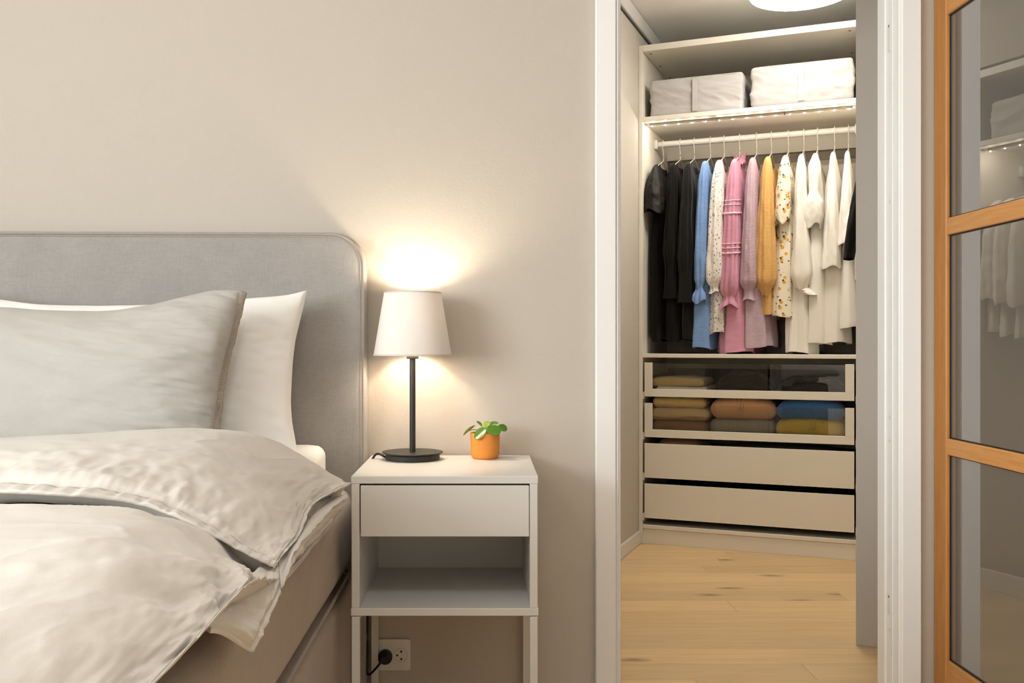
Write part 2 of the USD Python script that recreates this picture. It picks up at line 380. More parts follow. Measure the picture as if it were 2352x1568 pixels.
for z, hh in ((1.745, 0.036), (0.275, 0.026)):
    sp = obj("strike_plate", rbox(DR - 0.0055, DR - 0.0038, 2.478, 2.494, z - hh, z + hh, 0.0006), "white_plastic", dr)
    obj("plate_edge", rbox(DR - 0.0062, DR - 0.0054, 2.479, 2.481, z - hh * 0.9, z + hh * 0.9, 0.0003), "white_lacquer", sp)
    obj("screw", lathe([(0, 0), (0.003, 0), (0.003, 0.001), (0, 0.001)], 10).apply_transform(trimesh.transformations.rotation_matrix(-math.pi / 2, [0, 1, 0])).apply_translation((DR - 0.0055, 2.486, z + hh - 0.006)), "screw_grey", sp)
for z in (1.32, 0.76, 0.70, 0.21):
    obj("screw_cap", lathe([(0.0, 0), (0.004, 0), (0.005, 0.0006), (0.0, 0.0012)], 16).apply_transform(trimesh.transformations.rotation_matrix(-math.pi / 2, [0, 1, 0])).apply_translation((DR - 0.004, 2.484, z)), "white_plastic", dr)
struct("baseboard_back", cat_(rbox(-3.2, 0.285, WALL - 0.012, WALL, 0, 0.018, 0.002), rbox(1.113, 1.18, WALL - 0.012, WALL, 0, 0.018, 0.002)), "white_lacquer", "low white floor strip along the bedroom wall", "baseboard")

# closet frame of reference: x along the wardrobe front, y into it
ANG = -22.64
cA, sA = math.cos(math.radians(22.64)), math.sin(math.radians(22.64))
CO = np.array([0.738, 4.547])
def C(u, v, z=0.0):
    return (CO[0] + cA * u + sA * v, CO[1] - sA * u + cA * v, z)
def cmesh(m):
    return m.apply_transform(trimesh.transformations.rotation_matrix(math.radians(ANG), [0, 0, 1])).apply_translation((CO[0], CO[1], 0))

struct("wall_closet_left", cmesh(cat_(rbox(-0.06, -0.001, -0.82, 0.62, 0, 2.5, 0), rbox(-0.06, -0.001, -2.11, -1.842, 0, 2.5, 0), rbox(-0.06, -0.001, -1.842, -0.82, 2.02, 2.5, 0))), "wall_paint", "greige closet wall to the left of the wardrobe", "wall")
struct("wall_closet_back", cmesh(rbox(-1.2, 2.2, 0.60, 0.68, 0, 2.5, 0)), "wall_paint", "greige closet wall behind the hanging clothes", "wall")
struct("wall_closet_right", cmesh(rbox(1.60, 1.66, -1.42, 0.60, 0, 2.5, 0)), "wall_paint", "greige closet wall on the right", "wall")
struct("wall_closet_recess", cmesh(cat_(rbox(-0.68, -0.62, -1.90, -0.74, 0, 2.5, 0), rbox(-0.62, -0.06, -0.80, -0.74, 0, 2.5, 0), rbox(-0.62, -0.06, -1.90, -1.85, 0, 2.5, 0))), "wall_paint", "greige recess holding the second closet wardrobe", "wall")
struct("trim_1", cmesh(rbox(-0.001, 0.018, -1.9, 0.60, 2.432, 2.498, 0.004)), "white_lacquer", "white crown strip between the closet wall and its ceiling", "trim")
struct("trim_2", cmesh(rbox(-0.001, 0.006, -1.9, 0.60, 2.424, 2.431, 0.001)), "hole_dark", "thin dark joint under the white closet crown strip", "trim")
struct("baseboard_closet_left", cmesh(rbox(-0.001, 0.012, -0.82, -0.001, 0, 0.062, 0.003)), "white_lacquer", "white baseboard on the closet wall left of the wardrobe", "baseboard")

# oak boards
rng = np.random.default_rng(5)
fl = thing("floor", "light oak plank floor of the walk-in closet", "floor", (0, 0, 0), kind="structure")
y, row = 2.43 - 0.1385 * 2 + 0.002, 0
ends = {1: [1.0], 2: [0.35], 3: [0.82, ], 4: [1.45], 5: [0.6], 6: [1.2]}
while y < 5.4:
    x = -1.6 - rng.uniform(0, 1.3)
    xs = [x]
    while xs[-1] < 2.4:
        xs.append(xs[-1] + 1.9)
    if row == 4: xs = [-2.5, -0.95, 0.945, 2.8]
    if row == 3: xs = [-2.5, -0.45, 0.60, 2.5]
    for a, b in zip(xs[:-1], xs[1:]):
        obj("plank", rbox(a + 0.0004, b - 0.0004, y, y + 0.1378, -0.012, 0.0, 0.0009), "oak", fl)
    y += 0.1385; row += 1
struct("floor_bedroom", rbox(-3.2, 1.8, -2.5, 2.43 - 0.277, -0.012, 0.0, 0), "oak", "oak bedroom floor in front of the bed", "floor")

# bedroom ceiling lamp out of view, placed to light bed and pillows from above
emitter("room_lit", (0.96, 0.98, 1.0), ROOM_POWER)
rl_ = thing("ceiling_light", "unseen round white ceiling light, placed to light the bed and pillows from above", "ceiling light", (-0.05, 0.25, 2.5))
obj("base", lathe([(0, 0), (0.212, 0), (0.214, -0.004), (0.214, -0.040), (0.206, -0.040), (0.205, -0.02), (0, -0.02)], 48), "white_plastic", rl_, smooth=30)
obj("diffuser", lathe([(0.205, -0.036), (0.206, -0.052), (0.195, -0.075), (0.15, -0.092), (0.08, -0.100), (0, -0.102)], 24), "room_lit", rl_, smooth=40)

# ------------------------------------------------------------------ bed
bed = thing("bed", "grey upholstered box-spring bed with tall piped headboard", "bed", (0, 0, 0))
HX, HF, HT, HR = -0.2945, 2.382, 1.228, 0.085
def headboard_outline(off=0.0):
    a = np.linspace(0, math.pi / 2, 14)
    arc = [(HX - HR + (HR - off) * math.cos(t), HT - HR + (HR - off) * math.sin(t)) for t in a]
    return [(HX - off, 0.05)] + arc
right = headboard_outline()
xl = -2.02
out = right + [(xl + (HX - p[0]), p[1]) for p in right[::-1]]
import shapely.geometry as sg
poly = sg.Polygon(out)
def slab(pl, y0, y1):
    m = trimesh.creation.extrude_polygon(pl, y1 - y0, engine="earcut")
    return m.apply_transform(np.array([[1, 0, 0, 0], [0, 0, -1, y1], [0, 1, 0, 0], [0, 0, 0, 1]], float))
rings = []
for off, yy in ((0.0, 2.448), (0.0, HF + 0.012), (0.003, HF + 0.004), (0.010, HF), (0.03, HF - 0.002)):
    o_ = np.array(sg.Polygon(out).buffer(-off, join_style=1, quad_segs=1).simplify(1e-5).exterior.coords[:-1]) if off else np.array(out)
    k = np.array(out)
    if off:   # move each outline point inward along its normal
        ctr = np.stack([np.clip(k[:, 0], xl + 0.1, HX - 0.1), np.clip(k[:, 1], -10, HT - 0.1)], 1)
        d = ctr - k; d /= np.linalg.norm(d, axis=1, keepdims=True)
        k = k + d * off
    rings.append(np.stack([k[:, 0], np.full(len(k), yy), k[:, 1]], 1))
hb = obj("headboard", loft(np.array(rings), cap=True), "headboard_cloth", bed, smooth=35)
def seam_path(off):
    p = np.array(headboard_outline(off))
    p = np.vstack([p, [(-0.9, HT - off + 0.002), (-1.4, HT - off + 0.004), (xl + 0.1, HT - off + 0.003)]])
    return p
sp_ = seam_path(0.004)
obj("piping", tube(np.stack([sp_[:, 0], np.full(len(sp_), HF + 0.003), sp_[:, 1]], 1), 0.0042, 8), "piping_cloth", hb, smooth=40)
sp_ = seam_path(0.0115)
obj("seam", tube(np.stack([sp_[:, 0], np.full(len(sp_), HF - 0.0005), sp_[:, 1]], 1), 0.0012, 6), "hem_linen", hb, smooth=40, label="stitched seam with crease shade in its colour")  # shade of the crease beside the piping put into the seam colour
BX, BF = -0.318, 0.33
obj("box_spring", softbox(-2.0, BX, BF, 2.365, 0.402, 0.604, 0.045, 5, 0.004, 3.0, 2), "bed_cloth", bed, smooth=True)
obj("base", softbox(-2.0, BX - 0.002, BF, 2.365, 0.085, 0.397, 0.04, 5, 0.003, 3.0, 3), "bed_cloth", bed, smooth=True)
obj("seam_cord", tube([(BX - 0.03, 2.36, 0.399), (BX - 0.008, 2.32, 0.399), (BX - 0.004, 2.2, 0.399), (BX - 0.004, 0.4, 0.399)], 0.004, 8), "piping_cloth", bed)
for x in (-1.9, -0.42):
    for y in (0.45, 2.2):
        obj("leg", rbox(x - 0.025, x + 0.025, y - 0.025, y + 0.025, 0.0, 0.09, 0.004), "dark_plastic", bed)
obj("topper", softbox(-1.95, -0.383, BF + 0.05, 2.362, 0.600, 0.707, 0.032, 5, 0.002, 6.0, 4), "white_cotton", bed, smooth=True, label="white mattress topper")

# pillows: outline curves in a leaning plane, thickness on both sides
def lean(px, py, y0, k, z0=0.70):
    a = (py - CY) / F
    z = (CZ - a * (y0 - k * z0)) / (1 + a * k)
    yy = y0 + k * (z - z0)
    return ((px - CX) * yy / F, yy, z)

def pillow(top, bottom, left, right, y0, k, thick, ns=220, nt=190, seed=0, hem=0.0, wr=0.004, gather=0.034, gf=34):
    cv = [[lean(px, py, y0, k) for px, py in c] for c in (top, bottom, left, right)]
    mid = coons(*cv, ns, nt)
    n = grid_normals(mid)
    if n[nt // 2, ns // 2, 1] > 0:
        n = -n
    s, t = np.linspace(0, 1, ns)[None, :], np.linspace(0, 1, nt)[:, None]
    W, H = np.linalg.norm(mid[nt // 2, -1] - mid[nt // 2, 0]), np.linalg.norm(mid[-1, ns // 2] - mid[0, ns // 2])
    ds, dt = np.minimum(s, 1 - s) * W, np.minimum(t, 1 - t) * H
    prof = lambda d, R: np.sqrt(np.clip(np.clip(d / R, 0, 1) * (2 - np.clip(d / R, 0, 1)), 0, 1))
    d2 = np.clip(ds - hem, 0, None) if hem else ds
    p = prof(d2, 0.24) ** 0.9 * prof(dt, 0.2) ** 0.9
    half = 0.0025 + thick / 2 * p
    er = np.exp(-((1 - s) * W) / 0.16)                    # gathers that run in from the right-hand hem
    rng_ = fbm(np.stack(np.broadcast_arrays(s * W * 5 + t * 2.0, t * H * gf - s * 6, 0 * s), -1), 3, seed) * er * gather
    big = fbm(np.stack(np.broadcast_arrays(s * W * 5 + t * H * 6, t * H * 15 - s * W * 4, 0 * s + 3), -1), 3, seed + 5) * wr * 1.5
    fine = fbm(np.stack(np.broadcast_arrays(s * W * 16 + t * 9, t * H * 26, 0 * s + 9), -1), 3, seed + 9) * 0.0016
    topw = np.exp(-(t * H) / 0.05) * fbm(np.stack(np.broadcast_arrays(s * W * 26 + t * 6, t * H * 4, 0 * s + 5), -1), 2, seed + 3) * 0.005
    disp = (rng_ + big + fine + topw) * np.clip(p * 3, 0, 1)
    front, back = mid + n * (half + disp)[..., None], mid - n * half[..., None]
    return front, back, mid, n

fr, bk, md, nn_ = pillow([(-240, 672), (-100, 676), (0, 688), (111, 701), (245, 703), (400, 700), (560, 688), (655, 679), (690, 671), (705, 667)],
                         [(-240, 1090), (100, 1100), (400, 1100), (600, 1095), (690, 1085)],
                         [(-240, 672), (-225, 850), (-240, 1090)],
                         [(705, 667), (700, 690), (688, 740), (677, 790), (671, 850), (668, 910), (670, 960), (678, 1010), (690, 1085)], 2.215, 0.22, 0.155, seed=11, wr=0.007, gather=0.016, gf=15)
o = obj("pillow", gridmesh(fr, bk), "white_cotton", None, smooth=True)
tag(o, "white cotton pillow leaning on the grey headboard", "pillow")

gp = thing("pillow", "grey-beige linen pillow in front of the white one", "pillow", (0, 0, 0))
fr, bk, md, nn_ = pillow([(-260, 716), (-100, 717), (0, 708), (111, 715), (225, 717), (333, 706), (432, 683), (505, 668), (540, 667), (560, 671)],
                         [(-260, 1095), (100, 1095), (350, 1090), (492, 1080)],
                         [(-260, 716), (-245, 900), (-260, 1095)],
                         [(560, 671), (549, 715), (537, 765), (521, 825), (508, 890), (501, 950), (496, 1000), (492, 1080)], 2.03, 0.25, 0.18, seed=23, hem=0.004, wr=0.0045)
obj("pillowcase", gridmesh(fr, bk), "pillow_linen", gp, smooth=True)
e = md[:, -1]                                            # hem flange along the right-hand edge
d = np.gradient(e, axis=0); d /= np.linalg.norm(d, axis=1, keepdims=True)
ne = nn_[:, -6]
sd = np.cross(ne, d); sd *= np.sign(sd[:, :1])
nt = len(e)
tt = np.linspace(0, 1, nt)
wob = fbm(np.stack([tt * 46, 0 * tt, 0 * tt], 1), 2, 4) * 0.0022 + fbm(np.stack([tt * 12, 0 * tt + 4, 0 * tt], 1), 2, 6) * 0.002
cols = []
for k, (off, bulge) in enumerate(((-0.010, 0.006), (-0.004, 0.0075), (0.0015, 0.0035), (0.006, 0.002), (0.0068, 0.0))):
    cols.append(e + sd * (off + wob * (k > 2))[:, None] + ne * (bulge + wob * (k == 1))[:, None])
topg = np.stack(cols, 1)
obj("hem", gridmesh(topg, topg - ne[:, None] * 0.004), "hem_linen", gp, smooth=True, label="stitched hem with crease shade in its colour")  # same linen as the pillowcase, its shade painted in as a darker tone
pk = []
for i in range(4, nt - 2, 2):                            # stitches across the hem
    a_, b_ = e[i] + sd[i] * -0.009 + ne[i] * 0.0072, e[i] + sd[i] * 0.004 + ne[i] * 0.0045
    pk.append(tube([a_, (a_ + b_) / 2 + ne[i] * 0.0012, b_], 0.0007, 4))
st = obj("stitching", cat_(*pk), "seam_linen", gp)
tag(st, kind="stuff")

# duvet
def quilt(ctrl, na, nb, La, Lb, thick, R=0.06, hem=0.022, open_=(1, 1, 1, 1), wr=0.006, seed=0, flip=False, fine=0.002, dirn=(1.0, 0.35)):
    """ctrl rows run along a, columns along b. open_ = edges a0, a1, b0, b1 that thin out to a hem"""
    top = spline_grid(ctrl, na, nb)
    n = grid_normals(top)
    if n[na // 2, nb // 2, 2] < 0:
        n = -n
    a, b = np.linspace(0, 1, na)[:, None], np.linspace(0, 1, nb)[None, :]
    big = 9.0
    d = np.minimum(np.minimum(np.where(open_[0], a * La, big), np.where(open_[1], (1 - a) * La, big)), np.minimum(np.where(open_[2], b * Lb, big), np.where(open_[3], (1 - b) * Lb, big)))
    d = np.broadcast_to(d, (na, nb))
    x = np.clip((d - hem) / R, 0, 1)
    prof = np.sqrt(x * (2 - x))
    A, B = np.broadcast_arrays(a * La, b * Lb)
    q = np.stack([A * 5 * dirn[0] + B * 5 * dirn[1], B * 9 - A * 4, 0 * A], -1)
    warp = fbm(np.stack([A * 2.2, B * 2.2, 0 * A + 8], -1), 2, seed + 7) * 0.5
    w = fbm(np.stack([A * 2.6 + warp, B * 1.7, 0 * A], -1), 2, seed) * wr * 1.5 + fbm(np.stack([A * 9 - B * 3 + warp * 3, B * 3 + warp, 0 * A + 2], -1), 2, seed + 2) * wr * 0.5
    crum = np.exp(-np.clip(d, 0, None) / 0.16)
    w = w + fbm(np.stack([A * 12 + warp * 4, B * 9, 0 * A + 4], -1), 3, seed + 3) * wr * 1.5 * crum + fbm(np.stack([A * 26, B * 16, 0 * A + 6], -1), 2, seed + 6) * fine * 0.5 + ridged(np.stack([A * 13 - B * 5 + warp * 4, B * 4 + A * 2, 0 * A + 9], -1), 2, seed + 8) * fine * 0.8
    edge = np.exp(-np.clip(d - hem, 0, None) / 0.05)
    puck = fbm(np.stack([A * 42, B * 42, 0 * A + 5], -1), 2, seed + 4) * 0.005 * edge
    w = w * np.clip(prof * 1.4, 0.12, 1) + puck
    groove = -0.0035 * np.exp(-((d - hem) / 0.004) ** 2)                 # the seam line inside the hem
    T = top + n * (w + groove)[..., None]
    thickness = 0.0045 + thick * prof
    Bt = top - n * (thickness - 0.3 * w)[..., None]
    return T, Bt, d, n

dv = thing("duvet", "rumpled grey-beige linen duvet folded back over the bed", "duvet", (0, 0, 0))
ys = [1.96, 1.62, 1.32, 1.12, 0.92, 0.62, 0.22]
xs = [-0.268, -0.292, -0.335, -0.40, -0.50, -0.70, -1.0, -1.62]
zs = [[0.612, 0.622, 0.652, 0.714, 0.734, 0.736, 0.736, 0.736],
      [0.612, 0.622, 0.652, 0.714, 0.734, 0.736, 0.736, 0.736],
      [0.634, 0.648, 0.676, 0.718, 0.732, 0.738, 0.738, 0.738],
      [0.678, 0.696, 0.722, 0.745, 0.757, 0.758, 0.757, 0.757],
      [0.680, 0.700, 0.730, 0.752, 0.765, 0.772, 0.768, 0.766],
      [0.682, 0.702, 0.730, 0.750, 0.762, 0.770, 0.768, 0.766],
      [0.682, 0.702, 0.730, 0.748, 0.760, 0.766, 0.766, 0.766]]
ctrl = [[(x - (0.022, 0.022, 0.010, 0, 0, 0, 0)[r] * (j < 3), y, z) for j, (x, z) in enumerate(zip(xs, zr))] for r, (y, zr) in enumerate(zip(ys, zs))]
T, Bt, dd, n = quilt(ctrl, 300, 240, 1.74, 1.40, 0.035, R=0.05, open_=(0, 0, 1, 0), wr=0.026, seed=41, fine=0.003)
body = obj("body", gridmesh(T, Bt), "duvet_linen", dv, smooth=True)
k = int(round(0.021 / 1.40 * 239))
obj("seam", tube(T[:, k] + n[:, k] * 0.0004, 0.0007, 6), "seam_linen", body, smooth=True)

fy = [1.985, 1.945, 1.86, 1.71, 1.55, 1.43, 1.315]
#      right edge                      ...                                   left
fx = [[-0.285, -0.32, -0.38, -0.46, -0.56, -0.72, -1.0, -1.6],
      [-0.270, -0.315, -0.38, -0.46, -0.56, -0.72, -1.0, -1.6],
      [-0.286, -0.325, -0.38, -0.46, -0.56, -0.72, -1.0, -1.6],
      [-0.304, -0.335, -0.385, -0.46, -0.56, -0.72, -1.0, -1.6],
      [-0.290, -0.325, -0.38, -0.46, -0.56, -0.72, -1.0, -1.6],
      [-0.286, -0.325, -0.39, -0.47, -0.57, -0.72, -1.0, -1.6],
      [-0.284, -0.325, -0.398, -0.475, -0.575, -0.72, -1.0, -1.6]]
fz = [[0.662, 0.680, 0.708, 0.735, 0.742, 0.742, 0.735, 0.73],
      [0.668, 0.700, 0.738, 0.768, 0.776, 0.772, 0.757, 0.75],
      [0.667, 0.705, 0.745, 0.778, 0.788, 0.782, 0.768, 0.76],
      [0.664, 0.702, 0.743, 0.778, 0.790, 0.786, 0.775, 0.77],
      [0.656, 0.697, 0.738, 0.770, 0.784, 0.785, 0.778, 0.772],
      [0.652, 0.686, 0.724, 0.756, 0.775, 0.779, 0.774, 0.77],
      [0.650, 0.674, 0.712, 0.740, 0.756, 0.760, 0.758, 0.758]]
ctrl = [[(x, y - (0.04 if (i == 6 and j > 3) else 0.012 if (i == 6 and 1 <= j <= 3) else 0), z) for j, (x, z) in enumerate(zip(fx[i], fz[i]))] for i, y in enumerate(fy)]
T, Bt, dd, n = quilt(ctrl, 240, 300, 0.68, 1.33, 0.045, R=0.05, open_=(0, 1, 1, 0), wr=0.015, seed=57, fine=0.0025, dirn=(0.35, 1.0))
flap = obj("folded_flap", gridmesh(T, Bt), "duvet_linen", dv, smooth=True)
k, q = int(round(0.021 / 1.33 * 299)), int(round((1 - 0.021 / 0.68) * 239))
obj("seam", tube(np.vstack([T[8:q, k], T[q, k:]]) + np.array([0, 0, 0.0003]), 0.0007, 6), "seam_linen", flap, smooth=True)
# hanging corner of the under layer
ox = [(-0.270, 1.90, 0.652), (-0.276, 1.68, 0.650), (-0.276, 1.46, 0.652), (-0.274, 1.345, 0.636), (-0.273, 1.27, 0.614), (-0.271, 1.20, 0.604), (-0.268, 1.128, 0.592)]
lx = [(-0.268, 1.128, 0.592), (-0.272, 1.09, 0.612), (-0.276, 1.04, 0.640), (-0.280, 0.985, 0.662)]
ctrl = []
for i in range(7):
    f = i / 6
    o3 = np.array(ox[i])
    i3 = np.array([-0.312, 1.92 - 0.95 * f, 0.630 + 0.026 * max(0.0, f - 0.5) * 2])
    row = [o3 + (i3 - o3) * g + np.array([0.003 * math.sin(math.pi * g), 0, 0]) for g in (0, 0.33, 0.66, 1)]
    ctrl.append(row)
ctrl[-1] = [np.array(p) for p in lx]
top = spline_grid(ctrl, 160, 44)
n = grid_normals(top); n = np.where(n[..., :1] < 0, -n, n)
a, b = np.linspace(0, 1, 160)[:, None], np.linspace(0, 1, 44)[None, :]
d = np.broadcast_to(np.minimum((1 - a) * 0.8, b * 0.09), (160, 44))
x = np.clip((d - 0.014) / 0.05, 0, 1)
wv = fbm(np.stack(np.broadcast_arrays(a * 22, b * 3, 0 * a), -1), 3, 77) * 0.008 - 0.003 * np.exp(-((d - 0.014) / 0.003) ** 2)
obj("hanging_corner", gridmesh(top + n * (wv + 0.012 * np.sqrt(x * (2 - x)))[..., None], top - n * (0.005 + 0.006 * x)[..., None]), "duvet_linen", dv, smooth=True)

# ------------------------------------------------------------------ nightstand and what stands on it
ns = thing("nightstand", "white nightstand with one drawer, open shelf and slim legs", "nightstand", (-0.284, 2.056, 0))
NW, ND, NT = 0.402, 0.380, 0.668
obj("top", rbox(0, NW, 0, ND, NT - 0.0165, NT, 0.0012), "white_lacquer", ns)
obj("side_panel", rbox(0.001, 0.0182, 0.0006, ND, 0.3845, NT - 0.0165, 0.001), "white_lacquer", ns)
obj("side_panel", rbox(NW - 0.0182, NW - 0.001, 0.0006, ND, 0.3845, NT - 0.0165, 0.001), "white_lacquer", ns)
obj("bottom_shelf", rbox(-0.0005, NW + 0.0005, -0.0005, ND, 0.368, 0.3845, 0.0012), "white_lacquer", ns)
obj("back_panel", rbox(0.018, NW - 0.018, ND - 0.008, ND, 0.3845, NT - 0.0165, 0), "white_lacquer", ns)
dw = obj("drawer", rbox(0.0205, NW - 0.0195, 0.0, 0.015, 0.538, 0.6478, 0.0012), "white_lacquer", ns)
obj("drawer_box", cat_(rbox(0.024, 0.034, 0.015, 0.34, 0.545, 0.635, 0), rbox(NW - 0.034, NW - 0.024, 0.015, 0.34, 0.545, 0.635, 0), rbox(0.024, NW - 0.024, 0.015, 0.34, 0.540, 0.546, 0)), "white_lacquer", dw)
for x0 in (0.001, NW - 0.0182):
    obj("leg", rbox(x0, x0 + 0.0172, 0.001, 0.018, 0.0, 0.3665, 0.0012), "white_lacquer", ns)
    obj("leg", rbox(x0, x0 + 0.0172, ND - 0.019, ND - 0.002, 0.0, 0.3665, 0.0012), "white_lacquer", ns)
    obj("rail", rbox(x0 + 0.002, x0 + 0.015, 0.018, ND - 0.019, 0.350, 0.3665, 0.001), "white_lacquer", ns)

LX, LY = -0.1735, 2.352
lp = thing("table_lamp", "black table lamp with white tapered fabric shade on nightstand", "lamp", (LX, LY, NT))
obj("base", lathe([(0, 0), (0.0655, 0), (0.0665, 0.001), (0.0665, 0.0125), (0.0675, 0.0135), (0.0742, 0.0165), (0.0748, 0.0178), (0.0742, 0.019), (0, 0.0195)], 64), "black_metal", lp, smooth=30)
obj("stem", lathe([(0.0072, 0.019), (0.0072, 0.246), (0.005, 0.249), (0, 0.249)], 24), "black_metal", lp, smooth=30)
obj("shade_holder", lathe([(0, 0.2465), (0.0145, 0.2465), (0.0150, 0.2475), (0.0150, 0.2525), (0.0145, 0.2535), (0, 0.2535)], 32), "black_metal", lp, smooth=30)
Z0, Z1, R0, R1 = 0.2555, 0.4085, 0.0955, 0.0700
sh = obj("lamp_shade", lathe([(R0, Z0), (R1, Z1), (R1 - 0.0012, Z1), (R0 - 0.0012, Z0), (R0, Z0)], 96), "shade_cloth", lp, smooth=30)
obj("shade_rim", lathe([(R0 - 0.002, Z0 - 0.001), (R0 + 0.0008, Z0 - 0.001), (R0 + 0.0004, Z0 + 0.003), (R0 - 0.002, Z0 + 0.003), (R0 - 0.002, Z0 - 0.001)], 96), "shade_edge", sh, smooth=30)
obj("shade_rim", lathe([(R1 - 0.002, Z1 - 0.002), (R1 + 0.0006, Z1 - 0.002), (R1 + 0.0004, Z1 + 0.0012), (R1 - 0.002, Z1 + 0.0012), (R1 - 0.002, Z1 - 0.002)], 96), "shade_edge", sh, smooth=30)
for k in range(3):
    a = k * 2.094 + 0.5
    obj("shade_spoke", tube([(0, 0, Z0 + 0.004), (0.092 * math.cos(a), 0.092 * math.sin(a), Z0 + 0.004)], 0.0014, 6), "white_plastic", lp)
obj("socket", lathe([(0, 0.2535), (0.014, 0.2535), (0.014, 0.30), (0.011, 0.315), (0, 0.315)], 24), "white_plastic", lp, smooth=30)
lt = UsdLux.SphereLight.Define(stage, str(lp.GetPath()) + "/bulb_light")
lt.CreateRadiusAttr(0.021)
lt.CreateIntensityAttr(LAMP_POWER)
lt.CreateColorAttr(Gf.Vec3f(*WARM))
lt.AddTranslateOp().Set(Gf.Vec3d(0, 0, 0.366))
obj("cord", tube([(-0.066, -0.004, 0.006), (-0.080, 0.004, 0.0115), (-0.094, 0.010, 0.008), (-0.108, 0.018, -0.012), (-0.1165, 0.03, -0.06), (-0.1175, 0.055, -0.3), (-0.1175, 0.06, -0.50), (-0.113, 0.045, -0.545), (-0.088, 0.035, -0.518), (-0.0755, 0.048, -0.508)], 0.0028, 8, curve=60), "black_rubber", lp, smooth=True)
pl = obj("plug", lathe([(0, 0), (0.007, 0), (0.0095, 0.004), (0.0165, 0.010), (0.018, 0.013), (0.018, 0.024), (0, 0.024)], 32).apply_transform(trimesh.transformations.rotation_matrix(-math.pi / 2, [1, 0, 0])).apply_translation((-0.0755, 0.062, -0.512)), "black_rubber", lp, smooth=30)

sk = thing("wall_socket", "white double wall socket low behind the nightstand", "socket", (-0.2285, WALL, 0.158))
obj("plate", softbox(-0.0435, 0.0435, -0.010, 0.0, -0.0405, 0.0405, 0.005, 3), "white_plastic", sk, smooth=40)
def disc_y(r, x, z, y0, y1, n=28):
    return lathe([(0, 0), (r, 0), (r, y1 - y0), (0, y1 - y0)], n).apply_transform(trimesh.transformations.rotation_matrix(-math.pi / 2, [1, 0, 0])).apply_translation((x, y0, z))
def ring_y(r0, r1, x, z, y0, y1, n=28):
    return lathe([(r0, 0), (r1, 0), (r1, y1 - y0), (r0, y1 - y0), (r0, 0)], n).apply_transform(trimesh.transformations.rotation_matrix(-math.pi / 2, [1, 0, 0])).apply_translation((x, y0, z))
for x in (-0.020, 0.0195):
    so = obj("socket_face", cat_(disc_y(0.0165, x, 0, -0.0104, -0.0095), ring_y(0.0165, 0.0182, x, 0, -0.0118, -0.0095)), "white_plastic", sk, smooth=30)
    for dx, dz in ((0, 0.0095), (0, -0.0095), (-0.0105, 0)):
        obj("pin_hole", disc_y(0.0028, x + dx, dz, -0.0110, -0.0100, 14), "hole_dark", so)

# plant
pt = thing("potted_plant", "small round-leaved plant in an orange clay pot on nightstand", "plant", (0.0045, 2.372, NT))
pot = [(0, 0.0012), (0.027, 0.0012), (0.0285, 0.0), (0.0305, 0.001), (0.0335, 0.005), (0.0350, 0.012), (0.0358, 0.03), (0.0363, 0.0615), (0.0358, 0.0635), (0.0345, 0.0638), (0.0335, 0.0625), (0.0330, 0.05), (0, 0.05)]
obj("pot", lathe(pot, 64), "terracotta", pt, smooth=30)
obj("soil", lathe([(0, 0.056), (0.015, 0.0565), (0.0332, 0.054), (0.0332, 0.051)], 32), "soil", pt, smooth=True)
def leaf(center, a1, a2, cup=0.12):
    c, a1, a2 = map(np.array, (center, a1, a2))
    n = np.cross(a1, a2); ln = np.linalg.norm(n); n = n / ln
    r = math.sqrt(ln)
    rr, th = np.linspace(0, 1, 7), np.linspace(0, 2 * np.pi, 28, endpoint=False)
    top = []
    for q in rr:
        z = cup * r * q * q - 0.10 * r * np.cos(2 * th) * q * q
        top.append(c + q * (np.cos(th)[:, None] * a1 + np.sin(th)[:, None] * a2) + n * z[:, None])
    top = np.array(top)
    thick = 0.0009
    allr = np.concatenate([top, (top - n * thick)[::-1]])
    return loft(allr)
S = 0.001073
def L(px, py, dy=0.0):          # place in the plant's frame, measured at its own distance
    return np.array([(px - 1114) * S, dy, (CZ - (py - CY) * S) - NT])
leaves = [((1077, 988.5), -0.005, (13.2, 11.5, 0.2), (2.2, -2.0, 9), "leaf_light"),
          ((1101, 975), 0.016, (6.7, -5.6, 0.1), (1.2, 1.6, 7), "leaf_green"),
          ((1117.5, 976.5), 0.008, (9.0, 4.0, 3.0), (-3.5, 5.0, 7.5), "leaf_light"),
          ((1103, 993.5), -0.034, (12.5, 11.0, 4.0), (-6.0, 7.0, 8), "leaf_green"),
          ((1134, 987.5), -0.030, (16.0, -2.0, 2.0), (1.5, 10.5, 10), "leaf_green"),
          ((1154, 984), 0.002, (11.0, -3.5, 2.0), (2.0, 7.0, 8), "leaf_green"),
          ((1134, 974.5), 0.018, (11.0, 0.5, 1.0), (0.5, 2.2, 10), "leaf_green"),
          ((1122, 984), 0.022, (9.0, 2.5, 1.0), (-2.0, 4.0, 9), "leaf_light")]
for k, ((px, py), dy, a1, a2, m) in enumerate(leaves):
    c = L(px, py, dy)
    v1, v2 = [np.array([a[0], a[2], a[1]]) * S for a in (a1, a2)]
    lf = obj("leaf", leaf(c, v1, v2), m, pt, smooth=True)
    foot = np.array([0.004 * math.cos(k * 1.7), 0.004 * math.sin(k * 1.7), 0.054])
    obj("leaf_stem", tube([foot, (foot + c) / 2 + np.array([0, 0, 0.008]), c - np.array([0, 0, 0.0012])], 0.0009, 6, curve=12), "stem_green", lf)

